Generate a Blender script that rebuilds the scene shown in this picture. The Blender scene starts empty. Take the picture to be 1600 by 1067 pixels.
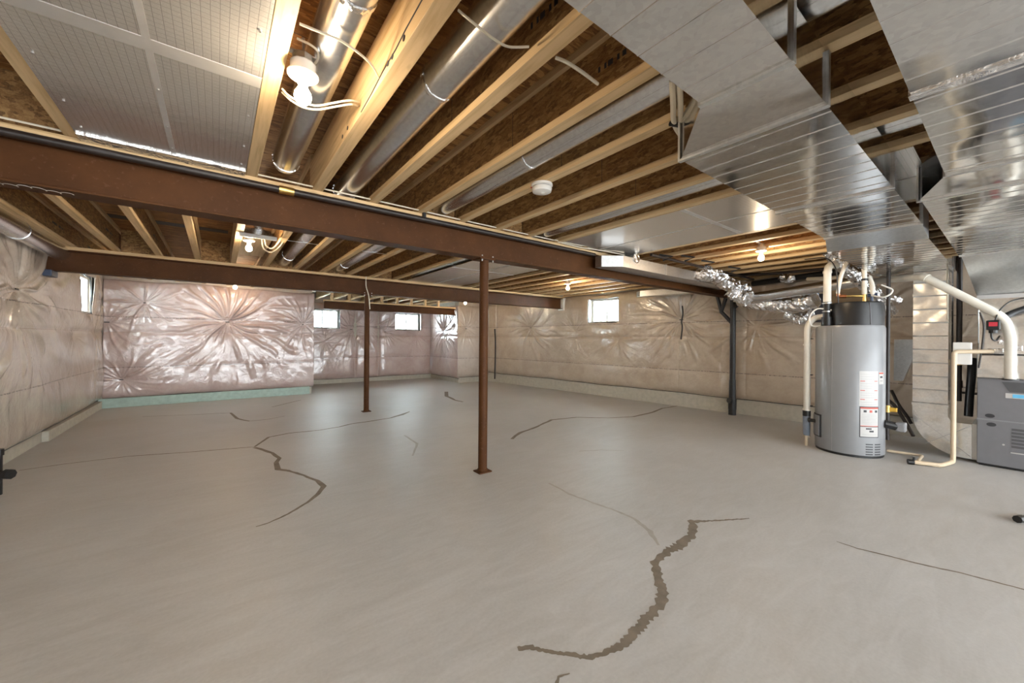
import bpy, math, random
import numpy as np
from mathutils import Vector, Matrix, noise
random.seed(7)
C = bpy.context.scene.collection
# ------------------------------------------------------------------ survey
# metres: X along the steel beams (away, right), Y along the joists (away, left), camera 1.3 m over the origin
F0, CX, CY, ROLL, H = 603.0, 800.0, 530.0, 0.008, 1.3
YAW = math.atan((800 - 340) / F0)
FW = (math.sin(YAW), math.cos(YAW)); RT = (math.cos(YAW), -math.sin(YAW))
def ray(px, py):
    a, b = px - CX, py - CY; c, s = math.cos(ROLL), math.sin(ROLL)
    x = (a * c + b * s) / F0; y = -(-a * s + b * c) / F0
    return (FW[0] + x * RT[0], FW[1] + x * RT[1], y)
def G(px, py, z=0.0):
    r = ray(px, py); t = (z - H) / r[2]; return Vector((r[0] * t, r[1] * t, z))
def AX(px, py, X):
    r = ray(px, py); t = X / r[0]; return Vector((X, r[1] * t, H + r[2] * t))
def AY(px, py, Y):
    r = ray(px, py); t = Y / r[1]; return Vector((r[0] * t, Y, H + r[2] * t))
# ------------------------------------------------------------------ materials
def new_mat(name):
    m = bpy.data.materials.new(name); m.use_nodes = True
    nt = m.node_tree; b = nt.nodes['Principled BSDF']; return m, nt, b
def setp(b, **k):
    for n, v in k.items():
        b.inputs[n.replace('_', ' ')].default_value = v
def rgb(r, g, b):
    f = lambda c: (c / 255 / 12.92) if c / 255 <= .04045 else ((c / 255 + .055) / 1.055) ** 2.4
    return (f(r), f(g), f(b), 1)
def coords(nt, scale=(1, 1, 1), kind='Object'):
    t = nt.nodes.new('ShaderNodeTexCoord'); mp = nt.nodes.new('ShaderNodeMapping')
    mp.inputs['Scale'].default_value = scale
    nt.links.new(t.outputs[kind], mp.inputs['Vector']); return mp.outputs['Vector']
def noise_n(nt, vec, scale, detail=4, rough=.55, dist=0):
    n = nt.nodes.new('ShaderNodeTexNoise'); n.inputs['Scale'].default_value = scale
    n.inputs['Detail'].default_value = detail; n.inputs['Roughness'].default_value = rough
    n.inputs['Distortion'].default_value = dist
    nt.links.new(vec, n.inputs['Vector']); return n.outputs['Fac']
def ramp(nt, fac, stops):
    r = nt.nodes.new('ShaderNodeValToRGB'); e = r.color_ramp.elements
    while len(e) < len(stops): e.new(.5)
    for i, (p, c) in enumerate(stops): e[i].position = p; e[i].color = c
    nt.links.new(fac, r.inputs['Fac']); return r.outputs['Color']
def mixc(nt, fac, a, b, mode='MIX'):
    m = nt.nodes.new('ShaderNodeMix'); m.data_type = 'RGBA'; m.blend_type = mode
    for s, v in ((m.inputs[0], fac), (m.inputs[6], a), (m.inputs[7], b)):
        if hasattr(v, 'links'): nt.links.new(v, s)
        else: s.default_value = v
    return m.outputs[2]
def math_n(nt, op, a, b=0.0, c=None):
    m = nt.nodes.new('ShaderNodeMath'); m.operation = op
    for i, v in enumerate((a, b) if c is None else (a, b, c)):
        if hasattr(v, 'links'): nt.links.new(v, m.inputs[i])
        else: m.inputs[i].default_value = v
    return m.outputs[0]
def bump(nt, b, h, strength, dist=.01, coat=False):
    n = nt.nodes.new('ShaderNodeBump'); n.inputs['Strength'].default_value = strength
    n.inputs['Distance'].default_value = dist
    nt.links.new(h, n.inputs['Height']); nt.links.new(n.outputs[0], b.inputs['Normal'])
    if coat: nt.links.new(n.outputs[0], b.inputs['Coat Normal'])
def plain(name, col, rough=.5, metal=0.0, coat=0.0, vary=.08):
    m, nt, b = new_mat(name); v = coords(nt)
    f = noise_n(nt, v, 14, 3)
    lo = tuple(c * (1 - vary) for c in col[:3]) + (1,); hi = tuple(min(1, c * (1 + vary)) for c in col[:3]) + (1,)
    nt.links.new(ramp(nt, f, [(.3, lo), (.7, hi)]), b.inputs['Base Color'])
    setp(b, Roughness=rough, Metallic=metal, Coat_Weight=coat); return m
M = {}
def wood(name, lo, hi, axis='Y', knots=True):
    m, nt, b = new_mat(name)
    sc = {'Y': (26, 1.2, 26), 'X': (1.2, 26, 26), 'Z': (26, 26, 1.2)}[axis]
    v = coords(nt, sc); f = noise_n(nt, v, 1.0, 6, .6, .6)
    col = ramp(nt, f, [(.3, lo), (.52, hi), (.75, tuple(c * 1.12 for c in hi[:3]) + (1,))])
    if knots:
        v2 = coords(nt, (7, 2.2, 7) if axis == 'Y' else (2.2, 7, 7)); f2 = noise_n(nt, v2, 1.6, 2)
        k = ramp(nt, f2, [(.68, (0, 0, 0, 1)), (.74, (1, 1, 1, 1))])
        col = mixc(nt, math_n(nt, 'MULTIPLY', k, .45), col, tuple(c * .45 for c in lo[:3]) + (1,))
    nt.links.new(col, b.inputs['Base Color']); setp(b, Roughness=.62)
    bump(nt, b, f, .15, .004); return m
M['pine'] = wood('pine lumber', (.42, .275, .125, 1), (.62, .445, .245, 1))
M['pine_x'] = wood('pine plate lumber', (.42, .275, .125, 1), (.62, .445, .245, 1), 'X')
def osb(name, a, b_, c, sx, sy, sz):
    m, nt, b = new_mat(name); v = coords(nt, (sx, sy, sz))
    vo = nt.nodes.new('ShaderNodeTexVoronoi'); vo.inputs['Scale'].default_value = 1; vo.inputs['Randomness'].default_value = 1
    d = nt.nodes.new('ShaderNodeTexNoise'); d.inputs['Scale'].default_value = .7; d.inputs['Detail'].default_value = 3
    nt.links.new(v, d.inputs['Vector'])
    add = nt.nodes.new('ShaderNodeVectorMath'); add.operation = 'MULTIPLY_ADD'
    nt.links.new(d.outputs['Color'], add.inputs[0]); add.inputs[1].default_value = (2.2, 2.2, 2.2); nt.links.new(v, add.inputs[2])
    nt.links.new(add.outputs[0], vo.inputs['Vector'])
    s = nt.nodes.new('ShaderNodeSeparateColor'); nt.links.new(vo.outputs['Color'], s.inputs[0])
    col = ramp(nt, s.outputs[0], [(0.05, a), (.5, b_), (.95, c)])
    g = noise_n(nt, v, 3.2, 5, .7)
    col = mixc(nt, .42, col, ramp(nt, g, [(.35, a), (.7, c)]), 'MIX')
    nt.links.new(col, b.inputs['Base Color']); setp(b, Roughness=.7); bump(nt, b, s.outputs[0], .25, .004); return m
M['osb'] = osb('strand board subfloor', (.105, .038, .011, 1), (.32, .14, .040, 1), (.56, .31, .11, 1), 9, 42, 20)
M['web'] = osb('strand board web', (.115, .05, .016, 1), (.32, .155, .05, 1), (.54, .32, .12, 1), 38, 20, 62)
def steelprim():
    m, nt, b = new_mat('red oxide primer'); v = coords(nt)
    f = noise_n(nt, v, 3, 6, .65); f2 = noise_n(nt, v, 40, 3)
    col = ramp(nt, f, [(.3, (.052, .0180, .0038, 1)), (.7, (.085, .0310, .0075, 1))])
    col = mixc(nt, math_n(nt, 'MULTIPLY', ramp(nt, f2, [(.62, (0, 0, 0, 1)), (.72, (1, 1, 1, 1))]), .3), col, (.16, .08, .05, 1))
    nt.links.new(col, b.inputs['Base Color']); setp(b, Roughness=.6, Specular_IOR_Level=.2); bump(nt, b, f2, .1, .003); return m
M['steel'] = steelprim()
def galv(name, col, rough, wav=.03, wdist=.02, sp=60, spv=.06):
    m, nt, b = new_mat(name); v = coords(nt)
    vo = nt.nodes.new('ShaderNodeTexVoronoi'); vo.inputs['Scale'].default_value = sp; nt.links.new(v, vo.inputs['Vector'])
    s = nt.nodes.new('ShaderNodeSeparateColor'); nt.links.new(vo.outputs['Color'], s.inputs[0])
    lo = tuple(c * (1 - spv) for c in col[:3]) + (1,); hi = tuple(min(1, c * (1 + spv)) for c in col[:3]) + (1,)
    nt.links.new(ramp(nt, s.outputs[0], [(0, lo), (1, hi)]), b.inputs['Base Color'])
    setp(b, Metallic=1.0, Roughness=rough)
    bump(nt, b, noise_n(nt, v, 2.2, 2), wav, wdist * 10); return m
M['galv'] = galv('galvanised duct sheet', (.74, .735, .72, 1), .11, .10, .010)
M['galv_dull'] = galv('dull galvanised sheet', (.70, .71, .71, 1), .34, .1, .01)
M['round'] = galv('round duct sheet', (.74, .75, .76, 1), .26, .05, .01)
M['tape'] = plain('foil tape', (.62, .61, .60, 1), .4, metal=.55, vary=.04)
M['satin'] = galv('satin grey duct sheet', (.50, .49, .48, 1), .42, .05, .01)
M['bright'] = galv('bright duct sheet', (.88, .89, .89, 1), .2, .25, .012)
def foil():
    m, nt, b = new_mat('crumpled foil'); v = coords(nt)
    f = noise_n(nt, v, 11, 4, .6, 1.2)
    setp(b, Metallic=1.0, Roughness=.12, Base_Color=(.86, .86, .87, 1)); bump(nt, b, f, .6, .03); return m
M['foil'] = foil()
def pan():
    m, nt, b = new_mat('foil faced return panel'); v = coords(nt)
    br = nt.nodes.new('ShaderNodeTexBrick'); br.offset = 0; br.inputs['Scale'].default_value = 1
    br.inputs['Brick Width'].default_value = .0254; br.inputs['Row Height'].default_value = .0254
    br.inputs['Mortar Size'].default_value = .0007; br.inputs['Mortar Smooth'].default_value = .2
    br.inputs['Color1'].default_value = (1, 1, 1, 1); br.inputs['Color2'].default_value = (1, 1, 1, 1); br.inputs['Mortar'].default_value = (.45, .45, .47, 1)
    nt.links.new(v, br.inputs['Vector'])
    vo = nt.nodes.new('ShaderNodeTexVoronoi'); vo.inputs['Scale'].default_value = 5; vo.inputs['Randomness'].default_value = .25
    nt.links.new(v, vo.inputs['Vector'])
    dots = ramp(nt, vo.outputs['Distance'], [(.028, (.25, .2, .2, 1)), (.04, (1, 1, 1, 1))])
    c = mixc(nt, 1.0, (.80, .79, .77, 1), br.outputs['Color'], 'MULTIPLY'); c = mixc(nt, 1.0, c, dots, 'MULTIPLY')
    nt.links.new(c, b.inputs['Base Color']); setp(b, Metallic=.8, Roughness=.27)
    bump(nt, b, noise_n(nt, v, 5, 3), .12, .02); return m
M['pan'] = pan()
def concrete():
    m, nt, b = new_mat('troweled concrete'); v = coords(nt)
    f = noise_n(nt, v, .55, 6, .6, .4); g = noise_n(nt, coords(nt, (1, 3.5, 1)), 2.2, 7, .65, 1.5); h = noise_n(nt, v, 60, 3)
    col = ramp(nt, f, [(.32, (.43, .415, .39, 1)), (.55, (.51, .50, .485, 1)), (.75, (.56, .56, .555, 1))])
    col = mixc(nt, .35, col, ramp(nt, g, [(.35, (.40, .385, .36, 1)), (.65, (.60, .595, .58, 1))]))
    col = mixc(nt, .08, col, ramp(nt, h, [(.3, (.2, .18, .16, 1)), (.7, (.7, .68, .64, 1))]))
    nt.links.new(col, b.inputs['Base Color'])
    rr = ramp(nt, g, [(.3, (.36, .36, .36, 1)), (.7, (.55, .55, .55, 1))]); nt.links.new(rr, b.inputs['Roughness'])
    bump(nt, b, g, .06, .01); return m
M['floor'] = concrete()
M['crack'] = plain('crack sealer', (.20, .165, .125, 1), .75, vary=.2)
M['crack_pale'] = plain('pale crack filler', (.40, .37, .33, 1), .7, vary=.1)
M['curb'] = plain('foundation concrete', (.46, .43, .36, 1), .8, vary=.09)
M['green'] = plain('pale green painted concrete', (.36, .47, .42, 1), .6, vary=.12)
def blanket_mat(name, lo, hi, tint):
    m, nt, b = new_mat(name); tc = nt.nodes.new('ShaderNodeTexCoord')
    v = coords(nt); f = noise_n(nt, v, 2.2, 6, .65, .5); g = noise_n(nt, v, 17, 5, .7)
    col = ramp(nt, f, [(.35, lo), (.65, hi)]); col = mixc(nt, .35, col, ramp(nt, g, [(.3, tint), (.75, hi)]))
    sep = nt.nodes.new('ShaderNodeSeparateXYZ'); nt.links.new(tc.outputs['Object'], sep.inputs[0])
    z = sep.outputs['Z']
    tot = None
    for zz, w in ((.73, .007), (1.655, .007)):
        d = math_n(nt, 'ABSOLUTE', math_n(nt, 'SUBTRACT', z, zz)); l = math_n(nt, 'LESS_THAN', d, w)
        tot = l if tot is None else math_n(nt, 'MAXIMUM', tot, l)
    dash = noise_n(nt, coords(nt, (24, 24, 9)), 2.2, 4, .8)
    dm = math_n(nt, 'GREATER_THAN', dash, .47); tot = math_n(nt, 'MULTIPLY', tot, dm)
    col = mixc(nt, math_n(nt, 'MULTIPLY', tot, .75), col, (.07, .05, .06, 1))
    d2 = math_n(nt, 'ABSOLUTE', math_n(nt, 'SUBTRACT', z, 1.375)); l2 = math_n(nt, 'LESS_THAN', d2, .004)
    col = mixc(nt, math_n(nt, 'MULTIPLY', l2, .45), col, (.22, .15, .13, 1))
    # scattered little print marks
    vo = nt.nodes.new('ShaderNodeTexVoronoi'); vo.inputs['Scale'].default_value = 2.4; nt.links.new(v, vo.inputs['Vector'])
    mk = ramp(nt, vo.outputs['Distance'], [(.03, (1, 1, 1, 1)), (.045, (0, 0, 0, 1))])
    col = mixc(nt, math_n(nt, 'MULTIPLY', mk, .35), col, (.15, .1, .12, 1))
    nt.links.new(col, b.inputs['Base Color'])
    setp(b, Roughness=.55, Coat_Weight=1.0, Coat_Roughness=.06, Coat_IOR=1.75)
    w = noise_n(nt, v, 9, 4, .6, 1.5)
    n = nt.nodes.new('ShaderNodeBump'); n.inputs['Strength'].default_value = .28; n.inputs['Distance'].default_value = .02
    nt.links.new(w, n.inputs['Height']); nt.links.new(n.outputs[0], b.inputs['Coat Normal']); nt.links.new(n.outputs[0], b.inputs['Normal'])
    return m
M['blanket'] = blanket_mat('poly wrapped fibreglass', (.43, .35, .28, 1), (.56, .485, .41, 1), (.43, .34, .28, 1))
M['blanket_pink'] = blanket_mat('poly wrapped pink fibreglass', (.42, .305, .27, 1), (.54, .445, .41, 1), (.47, .30, .285, 1))
M['blanket_tan'] = blanket_mat('poly wrapped tan fibreglass', (.40, .31, .225, 1), (.53, .445, .35, 1), (.42, .325, .245, 1))
M['white'] = plain('white plastic', (.78, .77, .74, 1), .4, vary=.03)
M['porcelain'] = plain('white porcelain', (.72, .70, .66, 1), .25, coat=.5, vary=.02)
M['pvc'] = plain('white pvc pipe', (.70, .66, .58, 1), .38, vary=.04)
M['pvc_beige'] = plain('beige cpvc pipe', (.62, .50, .35, 1), .42, vary=.05)
M['cable'] = plain('white cable sheath', (.66, .60, .48, 1), .5, vary=.05)
M['black'] = plain('black plastic', (.010, .010, .011, 1), .42, vary=.1)
M['blackpipe'] = plain('black steel pipe', (.022, .015, .013, 1), .45, vary=.2)
M['blue'] = plain('dark blue paint', (.02, .035, .08, 1), .4)
M['grey_enamel'] = plain('grey enamel', (.235, .24, .25, 1), .33, coat=.15, vary=.02)
M['furnace'] = plain('charcoal grey enamel', (.19, .19, .205, 1), .38, metal=.25, vary=.03)
M['furnace_dark'] = plain('dark recess grey', (.075, .075, .08, 1), .5)
M['grey_box'] = plain('slate grey paint', (.10, .10, .115, 1), .5)
M['grey_rubber'] = plain('grey blue rubber', (.17, .20, .25, 1), .55)
M['brass'] = plain('yellow brass', (.75, .50, .16, 1), .3, metal=1)
M['copper'] = plain('copper', (.62, .25, .12, 1), .35, metal=1)
M['red'] = plain('red plastic', (.5, .03, .05, 1), .4)
M['yellow'] = plain('yellow plastic', (.72, .42, .05, 1), .4)
M['label'] = plain('white sticker', (.48, .465, .45, 1), .4, vary=.02)
M['ink'] = plain('grey ink', (.33, .32, .32, 1), .5)
M['ink_red'] = plain('red ink', (.48, .07, .04, 1), .5)
M['ink_black'] = plain('black ink', (.03, .03, .035, 1), .5)
M['ink_blue'] = plain('light blue ink', (.12, .45, .72, 1), .4)
M['chalk'] = plain('white chalk', (.62, .55, .48, 1), .9)
M['plywood'] = wood('tan plywood', (.50, .36, .20, 1), (.62, .47, .29, 1), 'Y', False)
M['bolt'] = plain('zinc bolt', (.5, .5, .5, 1), .35, metal=1)
M['well'] = galv('corrugated well steel', (.85, .9, .92, 1), .5)
m, nt, b = new_mat('window glass'); setp(b, Base_Color=(.93, 1, 1, 1), Roughness=.02, Transmission_Weight=1.0, IOR=1.02); M['glass'] = m
m, nt, b = new_mat('lit bulb glass'); setp(b, Base_Color=(1, .9, .7, 1), Emission_Color=(1, .78, .53, 1), Emission_Strength=270.0); M['bulb'] = m
# ------------------------------------------------------------------ mesh helpers
class MB:
    def __init__(s): s.v = []; s.f = []; s.m = []
    def add(s, vs, fs, mi=0):
        o = len(s.v); s.v += [tuple(p) for p in vs]; s.f += [[i + o for i in f] for f in fs]; s.m += [mi] * len(fs); return s
    def box(s, x0, x1, y0, y1, z0, z1, mi=0):
        v = [(x, y, z) for x in (x0, x1) for y in (y0, y1) for z in (z0, z1)]
        return s.add(v, [(0, 1, 3, 2), (4, 6, 7, 5), (0, 4, 5, 1), (2, 3, 7, 6), (0, 2, 6, 4), (1, 5, 7, 3)], mi)
    def prism(s, poly, axis, a, b, mi=0):
        n = len(poly)
        def P(p, t): return {'x': (t, p[0], p[1]), 'y': (p[0], t, p[1]), 'z': (p[0], p[1], t)}[axis]
        v = [P(p, a) for p in poly] + [P(p, b) for p in poly]
        return s.add(v, [list(range(n))[::-1], list(range(n, 2 * n))] + [(i, (i + 1) % n, n + (i + 1) % n, n + i) for i in range(n)], mi)
    def tube(s, pts, r, seg=12, mi=0, cap=True):
        pts = [Vector(p) for p in pts]; rs = r if isinstance(r, (list, tuple)) else [r] * len(pts)
        n = len(pts); ts = [((pts[min(i + 1, n - 1)] - pts[max(i - 1, 0)]).normalized()) for i in range(n)]
        up = Vector((0, 0, 1)) if abs(ts[0].z) < .9 else Vector((1, 0, 0))
        a = ts[0].cross(up).normalized(); V = []
        for i in range(n):
            a = (a - ts[i] * a.dot(ts[i])).normalized(); bb = ts[i].cross(a)
            V += [pts[i] + (a * math.cos(2 * math.pi * k / seg) + bb * math.sin(2 * math.pi * k / seg)) * rs[i] for k in range(seg)]
        Fs = [(i * seg + k, i * seg + (k + 1) % seg, (i + 1) * seg + (k + 1) % seg, (i + 1) * seg + k) for i in range(n - 1) for k in range(seg)]
        if cap: Fs += [list(range(seg))[::-1], [(n - 1) * seg + k for k in range(seg)]]
        return s.add(V, Fs, mi)
    def lathe(s, prof, c=(0, 0, 0), seg=28, mi=0, sx=1, sy=1):
        V = [(c[0] + r * sx * math.cos(2 * math.pi * k / seg), c[1] + r * sy * math.sin(2 * math.pi * k / seg), c[2] + z) for r, z in prof for k in range(seg)]
        n = len(prof)
        Fs = [(i * seg + k, i * seg + (k + 1) % seg, (i + 1) * seg + (k + 1) % seg, (i + 1) * seg + k) for i in range(n - 1) for k in range(seg)]
        Fs += [list(range(seg))[::-1], [(n - 1) * seg + k for k in range(seg)]]
        return s.add(V, Fs, mi)
    def build(s, name, mats, parent=None, smooth=False, bevel=0, loc=None, rot=None):
        me = bpy.data.meshes.new(name); me.from_pydata(s.v, [], s.f)
        for mm in (mats if isinstance(mats, (list, tuple)) else [mats]): me.materials.append(M[mm])
        me.polygons.foreach_set('material_index', s.m)
        me.update()
        import bmesh
        bm = bmesh.new(); bm.from_mesh(me); bmesh.ops.recalc_face_normals(bm, faces=bm.faces); bm.to_mesh(me); bm.free()
        if smooth:
            me.polygons.foreach_set('use_smooth', [True] * len(me.polygons)); me.set_sharp_from_angle(angle=math.radians(40))
        o = bpy.data.objects.new(name, me); C.objects.link(o)
        if parent: o.parent = parent
        if bevel:
            bv = o.modifiers.new('bevel', 'BEVEL'); bv.width = bevel; bv.segments = 2; bv.limit_method = 'ANGLE'
        if loc: o.location = loc
        if rot: o.rotation_euler = rot
        return o
def tag(o, label, cat, group=None):
    o['label'] = label; o['category'] = cat
    if group: o['group'] = group
    return o
def thing(name, label, cat, loc=(0, 0, 0), group=None, rz=0):
    o = bpy.data.objects.new(name, None); C.objects.link(o); o.location = loc; o.rotation_euler = (0, 0, rz)
    return tag(o, label, cat, group)
def struct(o, label=None):
    o['kind'] = 'structure'
    if label: o['label'] = label; o['category'] = o.name.split('_')[0]
    return o
def smooth_path(pts, n=8):
    pts = [Vector(p) for p in pts]; out = []
    P = [2 * pts[0] - pts[1]] + pts + [2 * pts[-1] - pts[-2]]
    for i in range(1, len(P) - 2):
        for k in range(n):
            t = k / n; a, b, c, d = P[i - 1], P[i], P[i + 1], P[i + 2]
            out.append(.5 * ((2 * b) + (c - a) * t + (2 * a - 5 * b + 4 * c - d) * t * t + (3 * b - a - 3 * c + d) * t ** 3))
    out.append(pts[-1]); return out
def elbow_path(pts, r, n=6):
    """polyline with its corners rounded at radius r"""
    pts = [Vector(p) for p in pts]; out = [pts[0]]
    for i in range(1, len(pts) - 1):
        a = (pts[i - 1] - pts[i]); b = (pts[i + 1] - pts[i]); ra = min(r, a.length * .45); rb = min(r, b.length * .45)
        p, q = pts[i] + a.normalized() * ra, pts[i] + b.normalized() * rb
        for k in range(n + 1):
            t = k / n; out.append((1 - t) ** 2 * p + 2 * t * (1 - t) * pts[i] + t * t * q)
    out.append(pts[-1]); return out
# ------------------------------------------------------------------ world and camera
W = bpy.data.worlds.new('World'); bpy.context.scene.world = W; W.use_nodes = True
bg = W.node_tree.nodes['Background']; bg.inputs[0].default_value = (.90, .96, 1.0, 1); bg.inputs[1].default_value = 5.5
cam = bpy.data.cameras.new('camera'); co = bpy.data.objects.new('camera', cam); C.objects.link(co)
bpy.context.scene.camera = co; cam.sensor_width = 36; cam.lens = F0 / 1600 * 36; cam.clip_start = .02
c, s = math.cos(ROLL), math.sin(ROLL); Fv = Vector((FW[0], FW[1], 0)); R0 = Vector((RT[0], RT[1], 0)); U0 = Vector((0, 0, 1))
Rv = R0 * c + U0 * s; Uv = -R0 * s + U0 * c
co.matrix_world = Matrix(((Rv.x, Uv.x, -Fv.x, 0), (Rv.y, Uv.y, -Fv.y, 0), (Rv.z, Uv.z, -Fv.z, H), (0, 0, 0, 1)))
cam.shift_y = -(533.5 - CY) / 1600
sc = bpy.context.scene
sc.view_settings.view_transform = 'Standard'; sc.view_settings.look = 'None'; sc.view_settings.gamma = 1
sc.view_settings.use_curve_mapping = False; sc.view_settings.exposure = 0.92
# ------------------------------------------------------------------ floor with its cracks
def ribbon(mb, pts, ws, mi, jag=.35, step=9, z=.0009):
    P = []
    for (a, b, wa, wb) in zip(pts[:-1], pts[1:], ws[:-1], ws[1:]):
        n = max(1, int(math.hypot(b[0] - a[0], b[1] - a[1]) / step))
        for k in range(n): t = k / n; P.append((a[0] + (b[0] - a[0]) * t, a[1] + (b[1] - a[1]) * t, wa + (wb - wa) * t))
    P.append((*pts[-1], ws[-1])); V = []
    g = [G(p[0], p[1]) for p in P]
    for i, p in enumerate(P):
        d = (g[min(i + 1, len(g) - 1)] - g[max(i - 1, 0)]); d.normalize(); nrm = Vector((-d.y, d.x, 0))
        dep = g[i].x * FW[0] + g[i].y * FW[1]; hw = p[2] * dep / F0 * .5
        hw *= 1.0 + (dep / H - 1) * .35
        q = g[i] + nrm * hw * random.uniform(-jag, jag)
        V += [q + nrm * hw * random.uniform(1 - jag, 1 + jag) + Vector((0, 0, z)), q - nrm * hw * random.uniform(1 - jag, 1 + jag) + Vector((0, 0, z))]
    mb.add(V, [(2 * i, 2 * i + 1, 2 * i + 3, 2 * i + 2) for i in range(len(P) - 1)], mi)
fl = MB(); fl.box(-2.1, 9.5, -4.8, 12.3, -.12, 0)
ribbon(fl, [(30, 735), (100, 725), (200, 713), (300, 706), (398, 698), (420, 683), (450, 677), (500, 672), (530, 667), (550, 662), (580, 658), (610, 653), (628, 648), (640, 643)], [1.6] * 5 + [2.6, 2.2] + [1.8] * 5 + [2.4, 1], 1, .2)
ribbon(fl, [(398, 699), (425, 708), (436, 716), (430, 723), (436, 733), (455, 737), (475, 743), (495, 751), (505, 760), (498, 772), (480, 785), (450, 803), (420, 817), (400, 823)], [3, 3, 3.4, 4, 5, 3.4, 3, 4, 5.5, 5, 3.5, 3, 2.5, 1.5], 1, .25, 6)
ribbon(fl, [(809, 1014), (825, 1011), (848, 1016), (884, 1022), (919, 1027), (942, 1021), (968, 1011), (984, 996), (1004, 974), (1023, 954), (1035, 941), (1036, 922), (1031, 909), (1025, 889), (1025, 876), (1043, 861), (1062, 852), (1079, 837), (1084, 826), (1080, 815), (1105, 814), (1144, 812), (1171, 810)],
       [7, 10, 6, 8, 9, 9, 12, 15, 14, 12, 15, 14, 11, 12, 9, 10, 12, 10, 9, 8, 3, 3, 1.5], 1, .3, 3)
ribbon(fl, [(869, 1070), (873, 1058), (890, 1052)], [5, 4, 2], 1, .3, 4)
ribbon(fl, [(1307, 846), (1340, 857), (1390, 869), (1440, 882), (1500, 895), (1550, 908), (1600, 921), (1640, 931)], [1.5, 2.5, 3, 3.4, 3.4, 4, 3.4, 3], 1, .2)
ribbon(fl, [(800, 686), (812, 676), (825, 672), (845, 664), (862, 656), (900, 652), (950, 653), (990, 651), (1020, 644), (1035, 638), (1065, 633)], [2.5, 3, 2.4, 2, 2, 1.6, 1.4, 1.4, 1.6, 1.4, .8], 1, .25, 6)
ribbon(fl, [(858, 755), (890, 772), (925, 785), (960, 797), (990, 810), (1015, 830), (1030, 852)], [2, 3, 3, 3, 4, 6, 3], 2, .3, 6)
ribbon(fl, [(697, 612), (698, 619), (710, 625), (724, 628)], [1.5, 2, 1.6, 1], 1, .3, 4)
ribbon(fl, [(222, 651), (300, 648), (360, 645), (370, 654), (390, 658), (420, 655), (445, 650)], [.7, .8, 1.2, 2, 1.6, .9, .6], 1, .2)
ribbon(fl, [(425, 636), (445, 631), (470, 625)], [.8, 1, .7], 1, .2)
ribbon(fl, [(632, 680), (652, 693), (645, 712)], [1.4, 2, 1.4], 2, .3, 5)
ribbon(fl, [(905, 705), (940, 703), (975, 704)], [1, 1.4, .8], 2, .3, 5)
struct(fl.build('floor', ['floor', 'crack', 'crack_pale']), 'bare grey concrete basement floor with sealed cracks')
# ------------------------------------------------------------------ subfloor overhead
cl = MB(); cl.box(-2.1, 9.5, -4.8, 12.3, 2.672, 2.70)
for y in (-2.9, -1.68, -.46, .76, 1.98, 4.42, 5.64, 8.08, 9.3, 10.5): cl.box(-1.7, 8, y, y + .004, 2.6715, 2.673, 1)
cl.box(-1.35, .10, 6.19, 6.36, 2.669, 2.672, 1)
struct(cl.build('ceiling', ['osb', 'ink_black']), 'brown strand board subfloor seen between the joists')
# ------------------------------------------------------------------ foundation walls
def wall(name, p0, p1, label, holes=(), z1=2.672, th=.25, curb=None):
    """inner face from p0 to p1, body to the left-hand side; holes = (u0,u1,z0,z1)"""
    d = Vector((p1[0] - p0[0], p1[1] - p0[1])); L = d.length; a = math.atan2(d.y, d.x)
    mb = MB(); u = 0
    for (u0, u1, z0, zz) in sorted(holes):
        mb.box(u, u0, 0, th, 0, z1); mb.box(u0, u1, 0, th, 0, z0); mb.box(u0, u1, 0, th, zz, z1); u = u1
    mb.box(u, L, 0, th, 0, z1)
    o = mb.build(name, 'curb', loc=(p0[0], p0[1], 0), rot=(0, 0, a)); return struct(o, label)
RA, RB = Vector((6.7, 10.0)), Vector((8.16, -4.6))
rdir = (RB - RA).normalized(); rlen = (RB - RA).length
def ry(u): return RA + rdir * u
wall('wall_left', (-1.70, -4.6), (-1.70, 10.0), 'left foundation wall behind the insulation blanket', [(13.02, 13.78, 1.65, 2.25)])
wall('wall_back', (-1.95, 10.0), (1.75, 10.0), 'back foundation wall left of the recess')
wall('wall_recess_left', (1.75, 10.25), (1.75, 11.85), 'left return wall of the far recess')
wall('wall_recess_back', (1.5, 11.85), (5.9, 11.85), 'far wall of the recess with two small windows', [(.42, 1.28, 1.56, 2.10), (2.90, 3.76, 1.56, 2.10)])
wall('wall_recess_right', (5.65, 11.85), (5.65, 10.26), 'right return wall of the far recess')
wall('wall_back_right', (5.65, 10.0), (6.95, 10.0), 'short back foundation wall right of the recess')
uw0 = (10.0 - 6.22) / 14.6 * rlen; uw1 = (10.0 - 5.40) / 14.6 * rlen
wall('wall_right', tuple(RA), tuple(RB), 'right foundation wall behind the tan insulation blanket', [(uw0, uw1, 1.70, 2.26)])
t1 = MB(); t1.box(-1.70, 1.70, 9.93, 10.0, 0, .17); struct(t1.build('trim_1', 'green', bevel=.004), 'pale green painted footing strip under the back wall blanket')
t2 = MB(); t2.box(-1.7, -1.635, 7.2, 9.93, 0, .13); struct(t2.build('trim_2', 'curb', bevel=.01), 'low grey footing strip along the left wall')
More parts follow.
